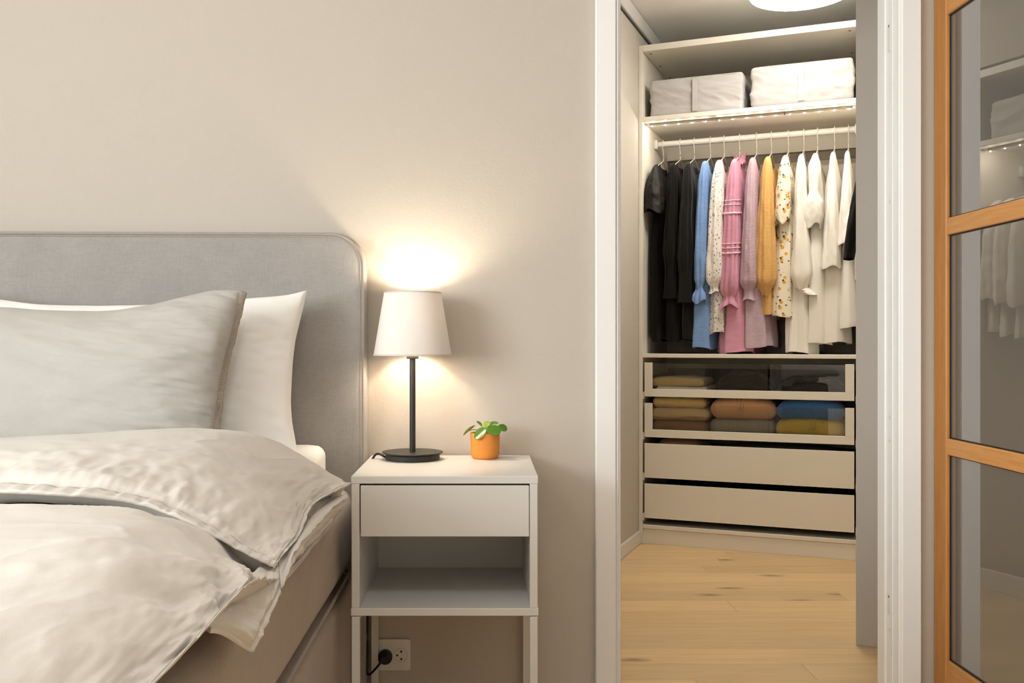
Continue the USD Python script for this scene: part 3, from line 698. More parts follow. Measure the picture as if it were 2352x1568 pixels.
# ------------------------------------------------------------------ sliding-door wardrobe at the right
sw = thing("sliding_wardrobe", "built-in wardrobe with beech framed smoked glass sliding door", "wardrobe", (1.15, 2.448, 0))
SX = 0.0
obj("carcass", rbox(SX + 0.075, SX + 0.62, -2.4, -0.005, 0.01, 2.36, 0.002), "white_foil", sw)
obj("side_filler", rbox(SX + 0.04, SX + 0.075, -0.03, 0.0, 0.0, 2.36, 0.001), "beech_upright", sw)
def sliding_door(y1, y0, dx):
    """door between y0 (towards the camera) and y1, front face at x = dx"""
    zt = 2.33
    for a, b in ((y1 - 0.066, y1), (y0, y0 + 0.066)):
        obj("stile", rbox(dx, dx + 0.030, a, b, 0.012, zt, 0.003), "beech_upright", sw)
    tops = [0.1645, 0.7145, 1.2630, 1.8105, 2.33]
    tops = [0.165, 0.716, 1.2635, 1.8105, zt]
    bots = [0.072, 0.6755, 1.2215, 1.7685, zt - 0.042]
    for z0, z1 in zip(bots, tops):
        obj("rail", rbox(dx + 0.0015, dx + 0.0285, y0 + 0.066, y1 - 0.066, z0, z1, 0.002), "beech_rail", sw)
    for z0, z1 in zip(tops[:-1], bots[1:]):
        p_ = obj("glass_pane", rbox(dx + 0.012, dx + 0.018, y0 + 0.064, y1 - 0.064, z0 - 0.001, z1 + 0.001, 0), "door_glass", sw)
        g = 0.0028
        obj("gasket", cat_(rbox(dx + 0.009, dx + 0.0125, y1 - 0.066 - g, y1 - 0.066, z0, z1, 0), rbox(dx + 0.009, dx + 0.0125, y0 + 0.066, y0 + 0.066 + g, z0, z1, 0),
                           rbox(dx + 0.009, dx + 0.0125, y0 + 0.066, y1 - 0.066, z0, z0 + g, 0), rbox(dx + 0.009, dx + 0.0125, y0 + 0.066, y1 - 0.066, z1 - g, z1, 0)), "dark_plastic", p_)
sliding_door(-0.0015, -1.05, 0.0)
sliding_door(-1.0, -2.05, 0.036)
obj("floor_track", rbox(SX - 0.004, SX + 0.08, -2.4, 0.0, 0.0, 0.010, 0.001), "screw_grey", sw)

# ------------------------------------------------------------------ open wardrobes in the closet
def place(org, rot, p):
    a = math.radians(rot)
    return (org[0] + math.cos(a) * p[0] - math.sin(a) * p[1], org[1] + math.sin(a) * p[0] + math.cos(a) * p[1], p[2])

def wardrobe(name, label, org, rot, W, H, D, shelf, rail_z, back=True, panel="white_foil"):
    w = thing(name, label, "wardrobe", (org[0], org[1], 0), rot)
    t = 0.018
    obj("side_panel", rbox(0, t, 0, D, 0.0, H - 0.0, 0.001), panel, w)
    obj("side_panel", rbox(W - t, W, 0, D, 0.0, H - 0.0, 0.001), panel, w)
    obj("top_panel", rbox(t, W - t, 0.0, D, H - 0.030, H, 0.0015), "white_foil", w)
    obj("shelf", rbox(t, W - t, 0.0, D - 0.02, shelf - 0.022, shelf, 0.0015), "white_foil", w)
    for z0, z1 in ((0.09, rail_z - 0.08), (rail_z - 0.028, rail_z + 0.05)):
        obj("back_panel", rbox(t, W - t, D - 0.010, D - 0.004, z0, z1, 0), "white_foil", w)
    rl = obj("clothes_rail", tube([(t + 0.003, 0.27, rail_z), (W - t - 0.003, 0.27, rail_z)], 0.0150, 20), "white_lacquer", w, smooth=40)
    for x in (t, W - t - 0.016):
        obj("rail_holder", rbox(x, x + 0.016, 0.250, 0.290, rail_z - 0.024, rail_z + 0.022, 0.004), "white_plastic", rl)
    bar = obj("light_bar", rbox(t + 0.02, W - t - 0.02, 0.0525, 0.0615, shelf - 0.0335, shelf - 0.0225, 0.002), "panel_taupe", w)
    n = 15
    for i in range(n):
        x = t + 0.034 + (W - 2 * t - 0.068) * i / (n - 1)
        obj("led", lathe([(0.0030, 0.0), (0.0024, -0.0020), (0.0, -0.0030)], 6, (x, 0.057, shelf - 0.0336)), "led_lit", bar)
    return w

wd = wardrobe("open_wardrobe", "white open wardrobe with hanging clothes above four drawers", (CO[0], CO[1]), ANG, 0.985, 2.36, 0.58, 2.020, 1.938)
WT = 0.985
for x, y in ((0.046, 0.05), (0.046, 0.50), (WT - 0.05, 0.05), (WT - 0.05, 0.40), (0.046, 0.27)):
    obj("screw_cover", lathe([(0, -0.0012), (0.006, -0.0012), (0.006, 0.0), (0, 0.0)], 14, (x, y, 2.33)), "screw_grey", wd)
for x in (0.36, 0.66):
    obj("bar_clip", rbox(x - 0.004, x + 0.004, 0.046, 0.068, 1.985, 1.998, 0.001), "screw_grey", wd)
obj("shelf", rbox(0.018, WT - 0.018, 0.0, 0.56, 0.881, 0.899, 0.0015), "white_foil", wd)
obj("shelf", rbox(0.018, WT - 0.018, 0.0, 0.56, 0.072, 0.090, 0.0015), "white_foil", wd)
obj("plinth", rbox(0.018, WT - 0.018, 0.006, 0.022, 0.0, 0.0705, 0.001), "white_foil", wd)
obj("back_panel", rbox(0.018, WT - 0.018, 0.545, 0.551, 0.09, 0.881, 0), "white_foil", wd)
U0, U1 = 0.0270, 0.9545
DRAW = [(0.697, 0.8575), (0.505, 0.6660), (0.313, 0.4755), (0.1225, 0.2845)]
for i, (z0, z1) in enumerate(DRAW):
    if i < 2:
        fw = 0.0370
        fr = cat_(rbox(U0, U0 + fw, 0, 0.018, z0 + fw, z1, 0.001), rbox(U1 - fw, U1, 0, 0.018, z0 + fw, z1, 0.001), rbox(U0, U1, 0, 0.018, z0, z0 + fw, 0.001))
        dw = obj("drawer", fr, "white_foil", wd, label="drawer with a glass front")
        obj("glass_pane", rbox(U0 + fw - 0.004, U1 - fw + 0.004, 0.008, 0.012, z0 + fw - 0.003, z1 - 0.004, 0), "drawer_glass", dw)
    else:
        dw = obj("drawer", rbox(U0, U1, 0, 0.018, z0, z1, 0.001), "white_foil", wd)
    ti = "dark_plastic"  # trays dark so that the gaps between the drawers look near black
    obj("tray", cat_(rbox(U0 + 0.004, U0 + 0.016, 0.018, 0.52, z0 + 0.006, z0 + 0.095, 0.001), rbox(U1 - 0.016, U1 - 0.004, 0.018, 0.52, z0 + 0.006, z0 + 0.095, 0.001),
                     rbox(U0 + 0.004, U1 - 0.004, 0.018, 0.52, z0 + 0.004, z0 + 0.012, 0.001), rbox(U0 + 0.004, U1 - 0.004, 0.508, 0.52, z0 + 0.006, z0 + 0.12, 0.001)), ti, dw)
    for x in (0.0182, WT - 0.0255):
        obj("drawer_runner", rbox(x, x + 0.0075, 0.004, 0.5, z0 - 0.012, z0 + 0.022, 0.001), "white_plastic", wd)

w2 = wardrobe("open_wardrobe", "white open wardrobe of white shirts mirrored in the sliding glass door", C(-0.002, -1.84)[:2], ANG + 90, 1.0, 2.01, 0.58, 1.735, 1.64)
obj("plinth", rbox(0.018, 0.982, 0.006, 0.022, 0.0, 0.075, 0.001), "white_foil", w2)
W3, A3 = 1.24, ANG - 90
w3o = C(0.993, 0.012)
w3 = wardrobe("open_wardrobe", "wardrobe whose taupe end panel stands beside the closet doorway", w3o[:2], A3, W3, 2.36, 0.58, 2.020, 1.80)
ep = obj("end_panel", rbox(W3 + 0.0005, W3 + 0.014, -0.002, 0.58, 0.0, 2.44, 0.0015), "panel_taupe", w3, label="taupe end panel")

# ceiling lamp
cl = thing("ceiling_light", "round opal ceiling light glowing above the closet floor", "ceiling light", (1.261, 3.80, 2.5))
obj("base", lathe([(0, 0), (0.212, 0), (0.214, -0.004), (0.214, -0.138), (0.210, -0.142), (0.205, -0.138), (0.205, -0.02), (0, -0.02)], 32), "opal_side", cl, smooth=30)
obj("diffuser", lathe([(0.204, -0.130), (0.206, -0.150), (0.197, -0.166), (0.16, -0.178), (0.08, -0.185), (0, -0.187)], 32), "opal_lit", cl, smooth=40)

# fabric storage boxes
def storage_box(label, org, rot, x0, x1, y0, y1, z0, z1, seed, strap_x):
    loc = place(org, rot, ((x0 + x1) / 2, (y0 + y1) / 2, z0))
    t = thing("storage_box", label, "storage box", loc, rot)
    w, d, h = (x1 - x0) / 2, (y1 - y0) / 2, z1 - z0
    m = softbox(-w, w, -d, d, 0.0, h, 0.016, 5, 0.0, 8, seed)
    v = np.array(m.vertices); n = np.array(m.vertex_normals)
    k = np.clip(np.minimum(v[:, 2], h - v[:, 2]) / 0.05, 0, 1) ** 0.7
    v += n * ((ridged(v * (11, 11, 16) + seed, 3, seed) * 0.009 + fbm(v * 6 + seed, 2, seed + 1) * 0.010) * k)[:, None]
    v[:, 2] = np.clip(v[:, 2] + fbm(v * (5, 5, 0) + seed, 2, seed + 2) * 0.006 * (v[:, 2] > h * 0.8), 0, None)
    obj("body", trimesh.Trimesh(v, m.faces, process=False), "box_cloth", t, smooth=True)
    a = np.linspace(0, 2 * np.pi, 60, endpoint=False)
    sx, sy = np.sign(np.cos(a)) * np.abs(np.cos(a)) ** 0.12, np.sign(np.sin(a)) * np.abs(np.sin(a)) ** 0.12
    for zz in (h - 0.006,):
        pth = np.stack([sx * (w - 0.003), sy * (d - 0.003), zz + 0 * a + fbm(np.stack([sx * 2 + seed, sy * 2, 0 * a], 1), 2, seed) * 0.004], 1)
        obj("piping", tube(np.vstack([pth, pth[:1]]), 0.0035, 6), "box_cloth", t, smooth=True)
    xs_ = strap_x - (x0 + x1) / 2
    zz = np.linspace(0.012, h - 0.012, 14)
    yy = -d - 0.006 - 0.010 * np.sin(np.pi * (zz / h)) ** 0.7
    g = np.stack([np.stack([np.full(14, xs_ - 0.0125), yy, zz], 1), np.stack([np.full(14, xs_ + 0.0125), yy - 0.001, zz], 1)], 1)
    obj("handle_strap", gridmesh(g, g + np.array([0, 0.003, 0])), "strap_cloth", t)
    return t
storage_box("white fabric storage box with handle strap, beside the wardrobe's left panel", CO, ANG, 0.048, 0.478, 0.030, 0.50, 2.0205, 2.196, 3, 0.262)
storage_box("taller white fabric storage box under the ceiling light", CO, ANG, 0.516, 0.948, 0.018, 0.50, 2.0205, 2.207, 8, 0.733)
O2 = C(-0.002, -1.84)
storage_box("white fabric storage box mirrored in the sliding glass door", O2, ANG + 90, 0.54, 0.925, 0.03, 0.48, 1.7355, 1.885, 5, 0.70)
storage_box("second fabric storage box on the mirrored wardrobe's shelf", O2, ANG + 90, 0.06, 0.50, 0.03, 0.48, 1.7355, 1.885, 6, 0.28)

# ------------------------------------------------------------------ hangers and garments (own frame: x along the rail, y into the wardrobe, z down from the rail)
def hanger(label, org, rot, u, rz, tilt=0.0):
    t = thing("clothes_hanger", label, "hanger", place(org, rot, (u, 0.27, rz)), rot + tilt)
    hk = [(0, 0.017 * math.cos(a), 0.002 + 0.018 * math.sin(a)) for a in np.linspace(-0.5, math.pi, 14)]
    hk = hk + [(0, -0.0172, -0.012), (0, -0.008, -0.030), (0, 0, -0.046), (0, 0, -0.085)]
    obj("hook", tube(hk, 0.0021, 8, curve=48), "white_lacquer", t, smooth=True)
    arm = [(0, -0.205, -0.168), (0, -0.19, -0.158), (0, -0.10, -0.118), (0, 0, -0.083), (0, 0.10, -0.118), (0, 0.19, -0.158), (0, 0.205, -0.168)]
    obj("arm", tube(arm, 0.0028, 8), "white_lacquer", t, smooth=True)
    obj("bar", tube([(0, -0.20, -0.168), (0, 0.20, -0.168)], 0.0022, 6), "white_lacquer", t, smooth=True)
    return t

def shoulder(s, drop, neck, dip):
    """height of the garment's upper edge at s (metres from the hook); dip = depth of the neckline, front and back"""
    a = np.abs(s)
    line = np.interp(a, [0, neck, 0.20, 0.24], [0.012, 0.008, 0.062, 0.10])
    return -0.100 - drop - line - dip * np.clip(1 - (a / neck) ** 2, 0, 1) ** 0.8

def body_mesh(zh, wt=0.195, wh=0.21, tt=0.018, th=0.045, folds=5, famp=0.010, seed=0, neck=0.10, drop=0.004, hem_wave=0.006, cut=0.0, dip=(0.045, 0.004), n=120, K=46, shift=0.0):
    th_ = np.linspace(0, 2 * np.pi, n, endpoint=False)
    cs, sn = np.cos(th_), np.sin(th_)
    rings = []
    for k in range(K + 1):
        f = k / K
        w = wt + (wh - wt) * f ** 0.8 - 0.018 * math.sin(math.pi * min(1, f * 1.6)) ** 2
        T = 0.006 + (tt - 0.006) * min(1, f * 6) + (th - tt) * f ** 0.9
        s = w * np.sign(cs) * np.abs(cs) ** 0.75
        ph = seed * 1.3 + 0.6 * math.sin(f * 3 + seed)
        wav = famp * (0.15 + f) * (np.sin(folds * th_ + ph) + 0.5 * np.sin((folds * 2 + 1) * th_ - ph * 1.7))
        noise_ = fbm(np.stack([s * 9, sn * 0.8, np.full(n, f * 5.0)], 1) + seed * 3.1, 3, seed) * 0.008 * (0.4 + f)
        tk = (T * np.sign(sn) * np.abs(sn) ** 0.6) + (wav + noise_) * np.abs(sn) ** 0.5 * min(1, f * 5)
        top = shoulder(s, drop, neck, np.where(sn > 0.02, dip[0], dip[1]))
        zb = zh + hem_wave * np.sin(th_ * 3 + seed) + cut * s
        z = top + (zb - top) * f
        rings.append(np.stack([tk + shift * f, s + 0.5 * wav * np.abs(cs), z], 1))
    rings = np.array(rings)
    c = rings.mean(1, keepdims=True)
    inner = [rings[K - j] + (c[K - j] - rings[K - j]) * 0.05 * np.array([1, 0.25, 0]) for j in range(0, 14)]
    return loft(np.concatenate([rings, inner]))

def sleeve_mesh(path, ru, rs, seed=0, folds=4, famp=0.12, fine=0.0, K=40, n=56, inner=10, hem=0.0):
    """tube of cloth down a path of (x, y, z) points; ru, rs = half widths along the rail and into the wardrobe, at the path's points"""
    p = np.asarray(path, float)
    d = np.r_[0, np.cumsum(np.linalg.norm(np.diff(p, axis=0), axis=1))]; d /= d[-1]
    f = np.linspace(0, 1, K)
    P, RU, RS = PchipInterpolator(d, p)(f), PchipInterpolator(d, ru)(f), PchipInterpolator(d, rs)(f)
    th = np.linspace(0, 2 * np.pi, n, endpoint=False)
    rings = []
    for k in range(K):
        m = 1 + famp * np.sin(folds * th + seed + 0.8 * math.sin(f[k] * 4 + seed)) * (0.3 + 0.7 * f[k]) + 0.5 * famp * np.sin((2 * folds + 1) * th + 2 * seed)
        m = m + fine * np.sin(9 * th + seed + f[k] * 2) * f[k] ** 2
        nz = fbm(np.stack([np.cos(th) * 1.2, np.sin(th) * 1.2, np.full(n, f[k] * 6)], 1) + seed * 2.7, 3, seed) * 0.16
        r = m + nz
        rings.append(np.stack([P[k, 0] + RU[k] * np.cos(th) * r, P[k, 1] + RS[k] * np.sin(th) * r, P[k, 2] + hem * np.sin(3 * th + seed) * f[k] ** 6 + 0 * th], 1))
    rings = np.array(rings)
    c = rings.mean(1, keepdims=True)
    sg_ = 1.0 if P[0, 1] < 0 else -1.0
    dome = [c[0] + (rings[0] - c[0]) * q + np.array([0, sg_ * 0.030 * (1 - q), h]) for q, h in ((0.04, 0.0250), (0.30, 0.0235), (0.58, 0.0180), (0.82, 0.0095))]
    inn = [rings[K - 1 - j] + (c[K - 1 - j] - rings[K - 1 - j]) * 0.07 for j in range(0, inner)]
    return loft(np.concatenate([dome, rings, inn]))

crepe("black_crepe", (18, 16, 14), 60, 0.3, 0.0)
plain("black_cotton", (16, 14, 12), rough=0.9, spec=0.15, sheen=0.05, var=0.1, vscale=40)
plain("black_satin", (28, 25, 22), rough=0.6, spec=0.3, var=0.1, vscale=40)
crepe("blue_crepe", (128, 162, 212), 120, 0.6, 0.08)
spotted("grey_sprig", (244, 238, 230), [(82, 0.20, (128, 124, 126), (0, 0, 0), (1, 1, 0.6)), (90, 0.17, (170, 165, 165), (0.3, 0.2, 0.1), (1, 1, 1))], 0.12)
crepe("pink_cotton", (224, 160, 184), 40, 0.25, 0.14)
plain("pink_braid", (240, 198, 212), rough=0.8, var=0.25, vscale=150, bump=0.5, bscale=160, bdist=0.002)
crepe("lilac_crepe", (200, 174, 186), 130, 0.8, 0.1)
crepe("mustard_crepe", (226, 178, 108), 150, 0.6, 0.1)
spotted("yellow_flower", (246, 236, 214), [(32, 0.24, (230, 172, 56), (0, 0, 0), (1, 1, 1)), (32, 0.15, (84, 80, 78), (0.004, 0.003, -0.009), (1, 1, 1)), (46, 0.16, (120, 118, 104), (0.4, 0.1, 0.2), (0.7, 0.7, 1))], 0.12)
plain("white_viscose", (244, 238, 228), rough=0.75, spec=0.2, sheen=0.1, bump=0.15, bscale=500, trans=0.12)
plain("white_satin", (246, 241, 234), rough=0.5, spec=0.35, trans=0.12)
plain("white_lace", (246, 241, 232), rough=0.85, spec=0.15, var=0.06, vscale=160, bump=0.35, bscale=210, bdist=0.003, trans=0.15)
plain("white_linen", (242, 236, 226), rough=0.85, spec=0.15, bump=0.5, bscale=220, bstretch=(1, 1, 0.25), bdist=0.002, trans=0.1)

RZ = 1.938
def garment(name, label, cat, u, m, body, sleeves, org=CO, rot=ANG, rz=RZ, hang=None, tilt=0.0, rail_v=0.27):
    """sleeves: list of (part name, material, keyword arguments of sleeve_mesh)"""
    hanger("white hanger holding the " + hang, org, rot, u, rz, tilt)
    t = thing(name, label, cat, place(org, rot, (u, rail_v, rz)), rot + tilt)
    obj("body", body_mesh(**body), m, t, smooth=True)
    for nm, mm, kw in sleeves:
        obj(nm, sleeve_mesh(**kw), mm or m, t, smooth=True)
    return t
Zr = lambda z: z - RZ
def sl(zend, ru, rs, x=0.0, dx=-0.008, y0=-0.175, y1=-0.205, top=-0.150, fr=None, **k):
    """near sleeve hanging straight down to height zend (above the floor)"""
    fr = list(fr if fr is not None else np.linspace(0, 1, len(ru)))
    ru = [r * np.interp(f, [0, 0.25, 0.75, 1], [0.72, 0.76, 0.95, 1.0]) for r, f in zip(ru, fr)]
    ze = zend - RZ
    path = [(x + dx * f, y0 + (y1 - y0) * min(1, f * 2), top + (ze - top) * f) for f in fr]
    return dict(path=path, ru=ru, rs=rs, **k)
def far(kw):
    k = dict(kw); k["path"] = [(x, -y, z) for x, y, z in kw["path"]]; k["seed"] = kw.get("seed", 0) + 2
    return k
U = [0.0603, 0.144, 0.2137, 0.2919, 0.3579, 0.4309, 0.5104, 0.5788, 0.6564, 0.7263, 0.7872, 0.8621, 0.9228]

s1 = sl(1.575, [0.022, 0.046, 0.055, 0.050], [0.03, 0.05, 0.058, 0.060], seed=1, famp=0.07, hem=0.012, dx=-0.002)
garment("hanging_dress", "black dress with short wide sleeve, next to the wardrobe's side panel", "dress", U[0], "black_cotton", dict(zh=Zr(0.962), tt=0.026, th=0.030, folds=4, famp=0.004, seed=1, wh=0.20), [("sleeve", "black_satin", s1), ("sleeve", "black_satin", far(s1))], hang="black dress with short wide sleeve")
s2 = sl(1.16, [0.020, 0.032, 0.034, 0.036, 0.026, 0.030], [0.03, 0.042, 0.045, 0.045, 0.03, 0.034], seed=2, famp=0.10)
garment("hanging_dress", "plain black long-sleeved dress between two other black dresses", "dress", U[1], "black_cotton", dict(zh=Zr(0.962), tt=0.022, th=0.040, folds=5, famp=0.005, seed=2), [("sleeve", None, s2), ("sleeve", None, far(s2))], hang="black dress between two other black dresses")
s3 = sl(1.14, [0.022, 0.036, 0.036, 0.040, 0.03, 0.034], [0.03, 0.046, 0.047, 0.047, 0.03, 0.034], seed=3, famp=0.10)
garment("hanging_dress", "black long-sleeved dress beside the blue blouse", "dress", U[2], "black_crepe", dict(zh=Zr(0.968), tt=0.022, th=0.040, folds=6, famp=0.006, seed=3), [("sleeve", None, s3), ("sleeve", None, far(s3))], hang="black dress beside the blue blouse")
s4 = sl(1.142, [0.018, 0.034, 0.036, 0.034, 0.026, 0.014, 0.030, 0.034], [0.03, 0.045, 0.045, 0.042, 0.032, 0.018, 0.034, 0.040], seed=4, famp=0.14, fine=0.12, fr=[0, 0.15, 0.4, 0.65, 0.85, 0.90, 0.95, 1.0], hem=0.01, dx=-0.016)
garment("hanging_blouse", "light blue crinkled blouse with gathered cuff", "blouse", U[3], "blue_crepe", dict(zh=Zr(0.925), tt=0.026, th=0.055, folds=5, famp=0.008, seed=4, shift=-0.008), [("sleeve", None, s4), ("sleeve", None, far(s4))], hang="light blue blouse")
s5 = sl(1.185, [0.020, 0.040, 0.043, 0.046, 0.043, 0.022, 0.030], [0.03, 0.048, 0.05, 0.05, 0.046, 0.024, 0.03], seed=5, famp=0.10, fr=[0, 0.15, 0.45, 0.75, 0.90, 0.965, 1.0], hem=0.006, dx=-0.012)
garment("hanging_blouse", "white blouse printed with small grey sprigs", "blouse", U[4], "grey_sprig", dict(zh=Zr(0.975), tt=0.026, th=0.056, folds=4, famp=0.008, seed=5, cut=-0.10), [("sleeve", None, s5), ("sleeve", None, far(s5))], hang="white blouse with grey sprigs")
s6 = sl(1.118, [0.020, 0.040, 0.044, 0.046, 0.042, 0.024, 0.040, 0.046], [0.03, 0.048, 0.05, 0.05, 0.044, 0.026, 0.04, 0.046], seed=6, famp=0.11, fine=0.14, fr=[0, 0.15, 0.45, 0.75, 0.88, 0.935, 0.97, 1.0], hem=0.012, dx=-0.016)
g6 = garment("hanging_dress", "pink dress with ruffled collar and banded sleeve", "dress", U[5], "pink_cotton", dict(zh=Zr(0.905), tt=0.028, th=0.086, folds=5, famp=0.012, seed=6, neck=0.05, shift=0.004), [("sleeve", None, s6), ("sleeve", None, far(s6))], hang="pink dress")
def band(kw, z, rad):
    p = np.array(kw["path"]); d = np.r_[0, np.cumsum(np.linalg.norm(np.diff(p, axis=0), axis=1))]; d /= d[-1]
    f = np.interp(-z, -p[:, 2], d)
    c = PchipInterpolator(d, p)(f); ru, rs = PchipInterpolator(d, kw["ru"])(f), PchipInterpolator(d, kw["rs"])(f)
    a = np.linspace(0, 2 * np.pi, 49)
    sd, fo, fa = kw.get("seed", 0), kw.get("folds", 4), kw.get("famp", 0.12)
    nz = fbm(np.stack([np.cos(a) * 1.2, np.sin(a) * 1.2, np.full(49, f * 6)], 1) + sd * 2.7, 3, sd) * 0.16
    r = 1.03 + fa * np.sin(fo * a + sd + 0.8 * math.sin(f * 4 + sd)) * (0.3 + 0.7 * f) + 0.5 * fa * np.sin((2 * fo + 1) * a + 2 * sd) + nz
    return tube(np.stack([c[0] + ru * np.cos(a) * r, c[1] + rs * np.sin(a) * r, np.full(49, z) + 0.006 * np.sin(a)], 1), rad, 6)
for z, r_ in ((1.612, 0.0028), (1.592, 0.0028), (1.552, 0.0055), (1.412, 0.0028), (1.392, 0.0028), (1.368, 0.0045)):
    obj("sleeve_band", band(s6, Zr(z), r_), "pink_braid", g6, smooth=True)
a = np.linspace(0, 2 * np.pi, 120)
rf = lambda r, z, am, s: np.stack([0.03 * r * np.cos(a) * (1 + am * np.sin(15 * a + s)), 0.066 * r * np.sin(a) * (1 + am * np.sin(13 * a + s)), z + 0.012 * np.cos(a * 2) - 0.0 * a + 0.004 * np.sin(17 * a + s)], 1)[:-1]
obj("ruffled_collar", loft(np.array([rf(0.90, -0.085, 0.14, 0), rf(0.85, -0.097, 0.08, 0.4), rf(0.82, -0.112, 0.02, 0.8), rf(1.0, -0.130, 0.0, 0), rf(0.95, -0.130, 0.0, 0), rf(0.78, -0.112, 0.02, 0.8), rf(0.81, -0.097, 0.08, 0.4)])), "pink_cotton", g6, smooth=True)
s7 = sl(1.148, [0.018, 0.034, 0.038, 0.040, 0.042, 0.022, 0.030], [0.03, 0.045, 0.047, 0.05, 0.048, 0.024, 0.032], seed=7, famp=0.08, fr=[0, 0.15, 0.4, 0.7, 0.87, 0.935, 1.0], hem=0.004, dx=-0.008)
garment("hanging_blouse", "lilac pleated blouse beside the pink dress", "blouse", U[6], "lilac_crepe", dict(zh=Zr(0.932), tt=0.026, th=0.070, folds=6, famp=0.012, seed=7, shift=0.02), [("sleeve", None, s7), ("sleeve", None, far(s7))], hang="lilac pleated blouse")
s8 = sl(1.165, [0.020, 0.036, 0.042, 0.046, 0.046, 0.020, 0.012], [0.03, 0.045, 0.047, 0.05, 0.05, 0.026, 0.016], seed=8, famp=0.12, fr=[0, 0.15, 0.4, 0.7, 0.88, 0.965, 1.0], hem=0.004, dx=-0.004)
garment("hanging_blouse", "mustard yellow speckled blouse with ballooning sleeve", "blouse", U[7], "mustard_crepe", dict(zh=Zr(1.085), tt=0.022, th=0.042, folds=5, famp=0.007, seed=8), [("sleeve", None, s8), ("sleeve", None, far(s8))], hang="mustard yellow blouse")
s9 = sl(1.50, [0.022, 0.036, 0.036, 0.034], [0.03, 0.05, 0.052, 0.052], seed=9, famp=0.05, hem=0.014)
garment("hanging_blouse", "cream blouse with yellow flowers and short sleeve", "blouse", U[8], "yellow_flower", dict(zh=Zr(1.07), tt=0.028, th=0.062, folds=5, famp=0.010, seed=9), [("sleeve", None, s9), ("sleeve", None, far(s9))], hang="cream blouse with yellow flowers")
s10 = sl(1.195, [0.018, 0.034, 0.036, 0.042, 0.050, 0.026], [0.03, 0.045, 0.047, 0.05, 0.05, 0.03], seed=10, famp=0.07, fr=[0, 0.15, 0.4, 0.7, 0.88, 1.0], hem=0.004, dx=0.004)
c10 = dict(path=[(0.008, -0.20, Zr(1.205)), (0.024, -0.205, Zr(1.185)), (0.046, -0.21, Zr(1.165))], ru=[0.022, 0.028, 0.026], rs=[0.026, 0.030, 0.030], seed=3, famp=0.05, K=14, inner=5)
garment("hanging_dress", "white viscose dress with long sleeve and turned-up cuff", "dress", U[9], "white_viscose", dict(zh=Zr(0.905), tt=0.026, th=0.072, folds=6, famp=0.012, seed=10), [("sleeve", None, s10), ("cuff", "white_satin", c10), ("sleeve", None, far(s10))], hang="white viscose dress with long sleeve")
s11 = sl(1.475, [0.022, 0.036, 0.030, 0.026, 0.048, 0.048, 0.034], [0.03, 0.045, 0.04, 0.036, 0.05, 0.05, 0.04], seed=11, famp=0.10, fine=0.08, fr=[0, 0.15, 0.35, 0.5, 0.68, 0.85, 1.0], hem=0.012)
garment("hanging_dress", "white lace dress with short puffed sleeve", "dress", U[10], "white_linen", dict(zh=Zr(0.945), tt=0.026, th=0.075, folds=5, famp=0.010, seed=11), [("sleeve", "white_lace", s11), ("sleeve", "white_lace", far(s11))], hang="white lace dress with puffed sleeve")
s12 = sl(1.285, [0.016, 0.026, 0.032, 0.038, 0.044], [0.026, 0.04, 0.045, 0.05, 0.055], seed=12, famp=0.06, hem=0.008, dx=-0.004)
garment("hanging_dress", "white textured dress with elbow-length flared sleeve", "dress", U[11], "white_linen", dict(zh=Zr(0.950), tt=0.026, th=0.070, folds=5, famp=0.010, seed=12), [("sleeve", "white_lace", s12), ("sleeve", "white_lace", far(s12))], hang="white textured dress")
s13 = sl(1.385, [0.016, 0.026, 0.034, 0.042], [0.026, 0.042, 0.048, 0.052], seed=13, famp=0.04, hem=0.006, dx=0.0)
garment("hanging_shirt", "smooth white shirt with wide sleeve, nearest the taupe end panel", "shirt", U[12], "white_satin", dict(zh=Zr(1.02), tt=0.022, th=0.050, folds=4, famp=0.008, seed=13), [("sleeve", None, s13), ("sleeve", None, far(s13))], hang="smooth white shirt near the taupe end panel")

# black garment and lace top that peep out past the end panel
R3 = 1.80
b3 = dict(path=[(0, -0.19, -0.155), (-0.004, -0.235, -0.26), (-0.006, -0.272, -0.40), (-0.008, -0.300, -0.565)], ru=[0.02, 0.045, 0.055, 0.062], rs=[0.03, 0.030, 0.024, 0.018], seed=5, famp=0.03, folds=3)
garment("hanging_shirt", "black short-sleeved shirt peeping past the taupe end panel", "shirt", W3 - 0.20, "black_cotton", dict(zh=1.05 - R3, tt=0.02, th=0.03, folds=4, famp=0.005, seed=5, wt=0.19, wh=0.19), [("sleeve", None, b3)], w3o[:2], A3, R3, hang="black shirt past the taupe end panel")
b4 = dict(path=[(0, -0.19, -0.155), (0, -0.225, -0.30), (0, -0.250, -0.45), (0, -0.262, -0.635)], ru=[0.02, 0.03, 0.03, 0.03], rs=[0.03, 0.026, 0.022, 0.018], seed=6, famp=0.1, fine=0.2, folds=3, hem=0.01)
garment("hanging_blouse", "white lace blouse just showing behind the black shirt", "blouse", W3 - 0.36, "white_lace", dict(zh=1.05 - R3, tt=0.02, th=0.03, folds=4, famp=0.005, seed=6, wt=0.19, wh=0.19), [("sleeve", None, b4)], w3o[:2], A3, R3, hang="white lace blouse behind the black shirt")
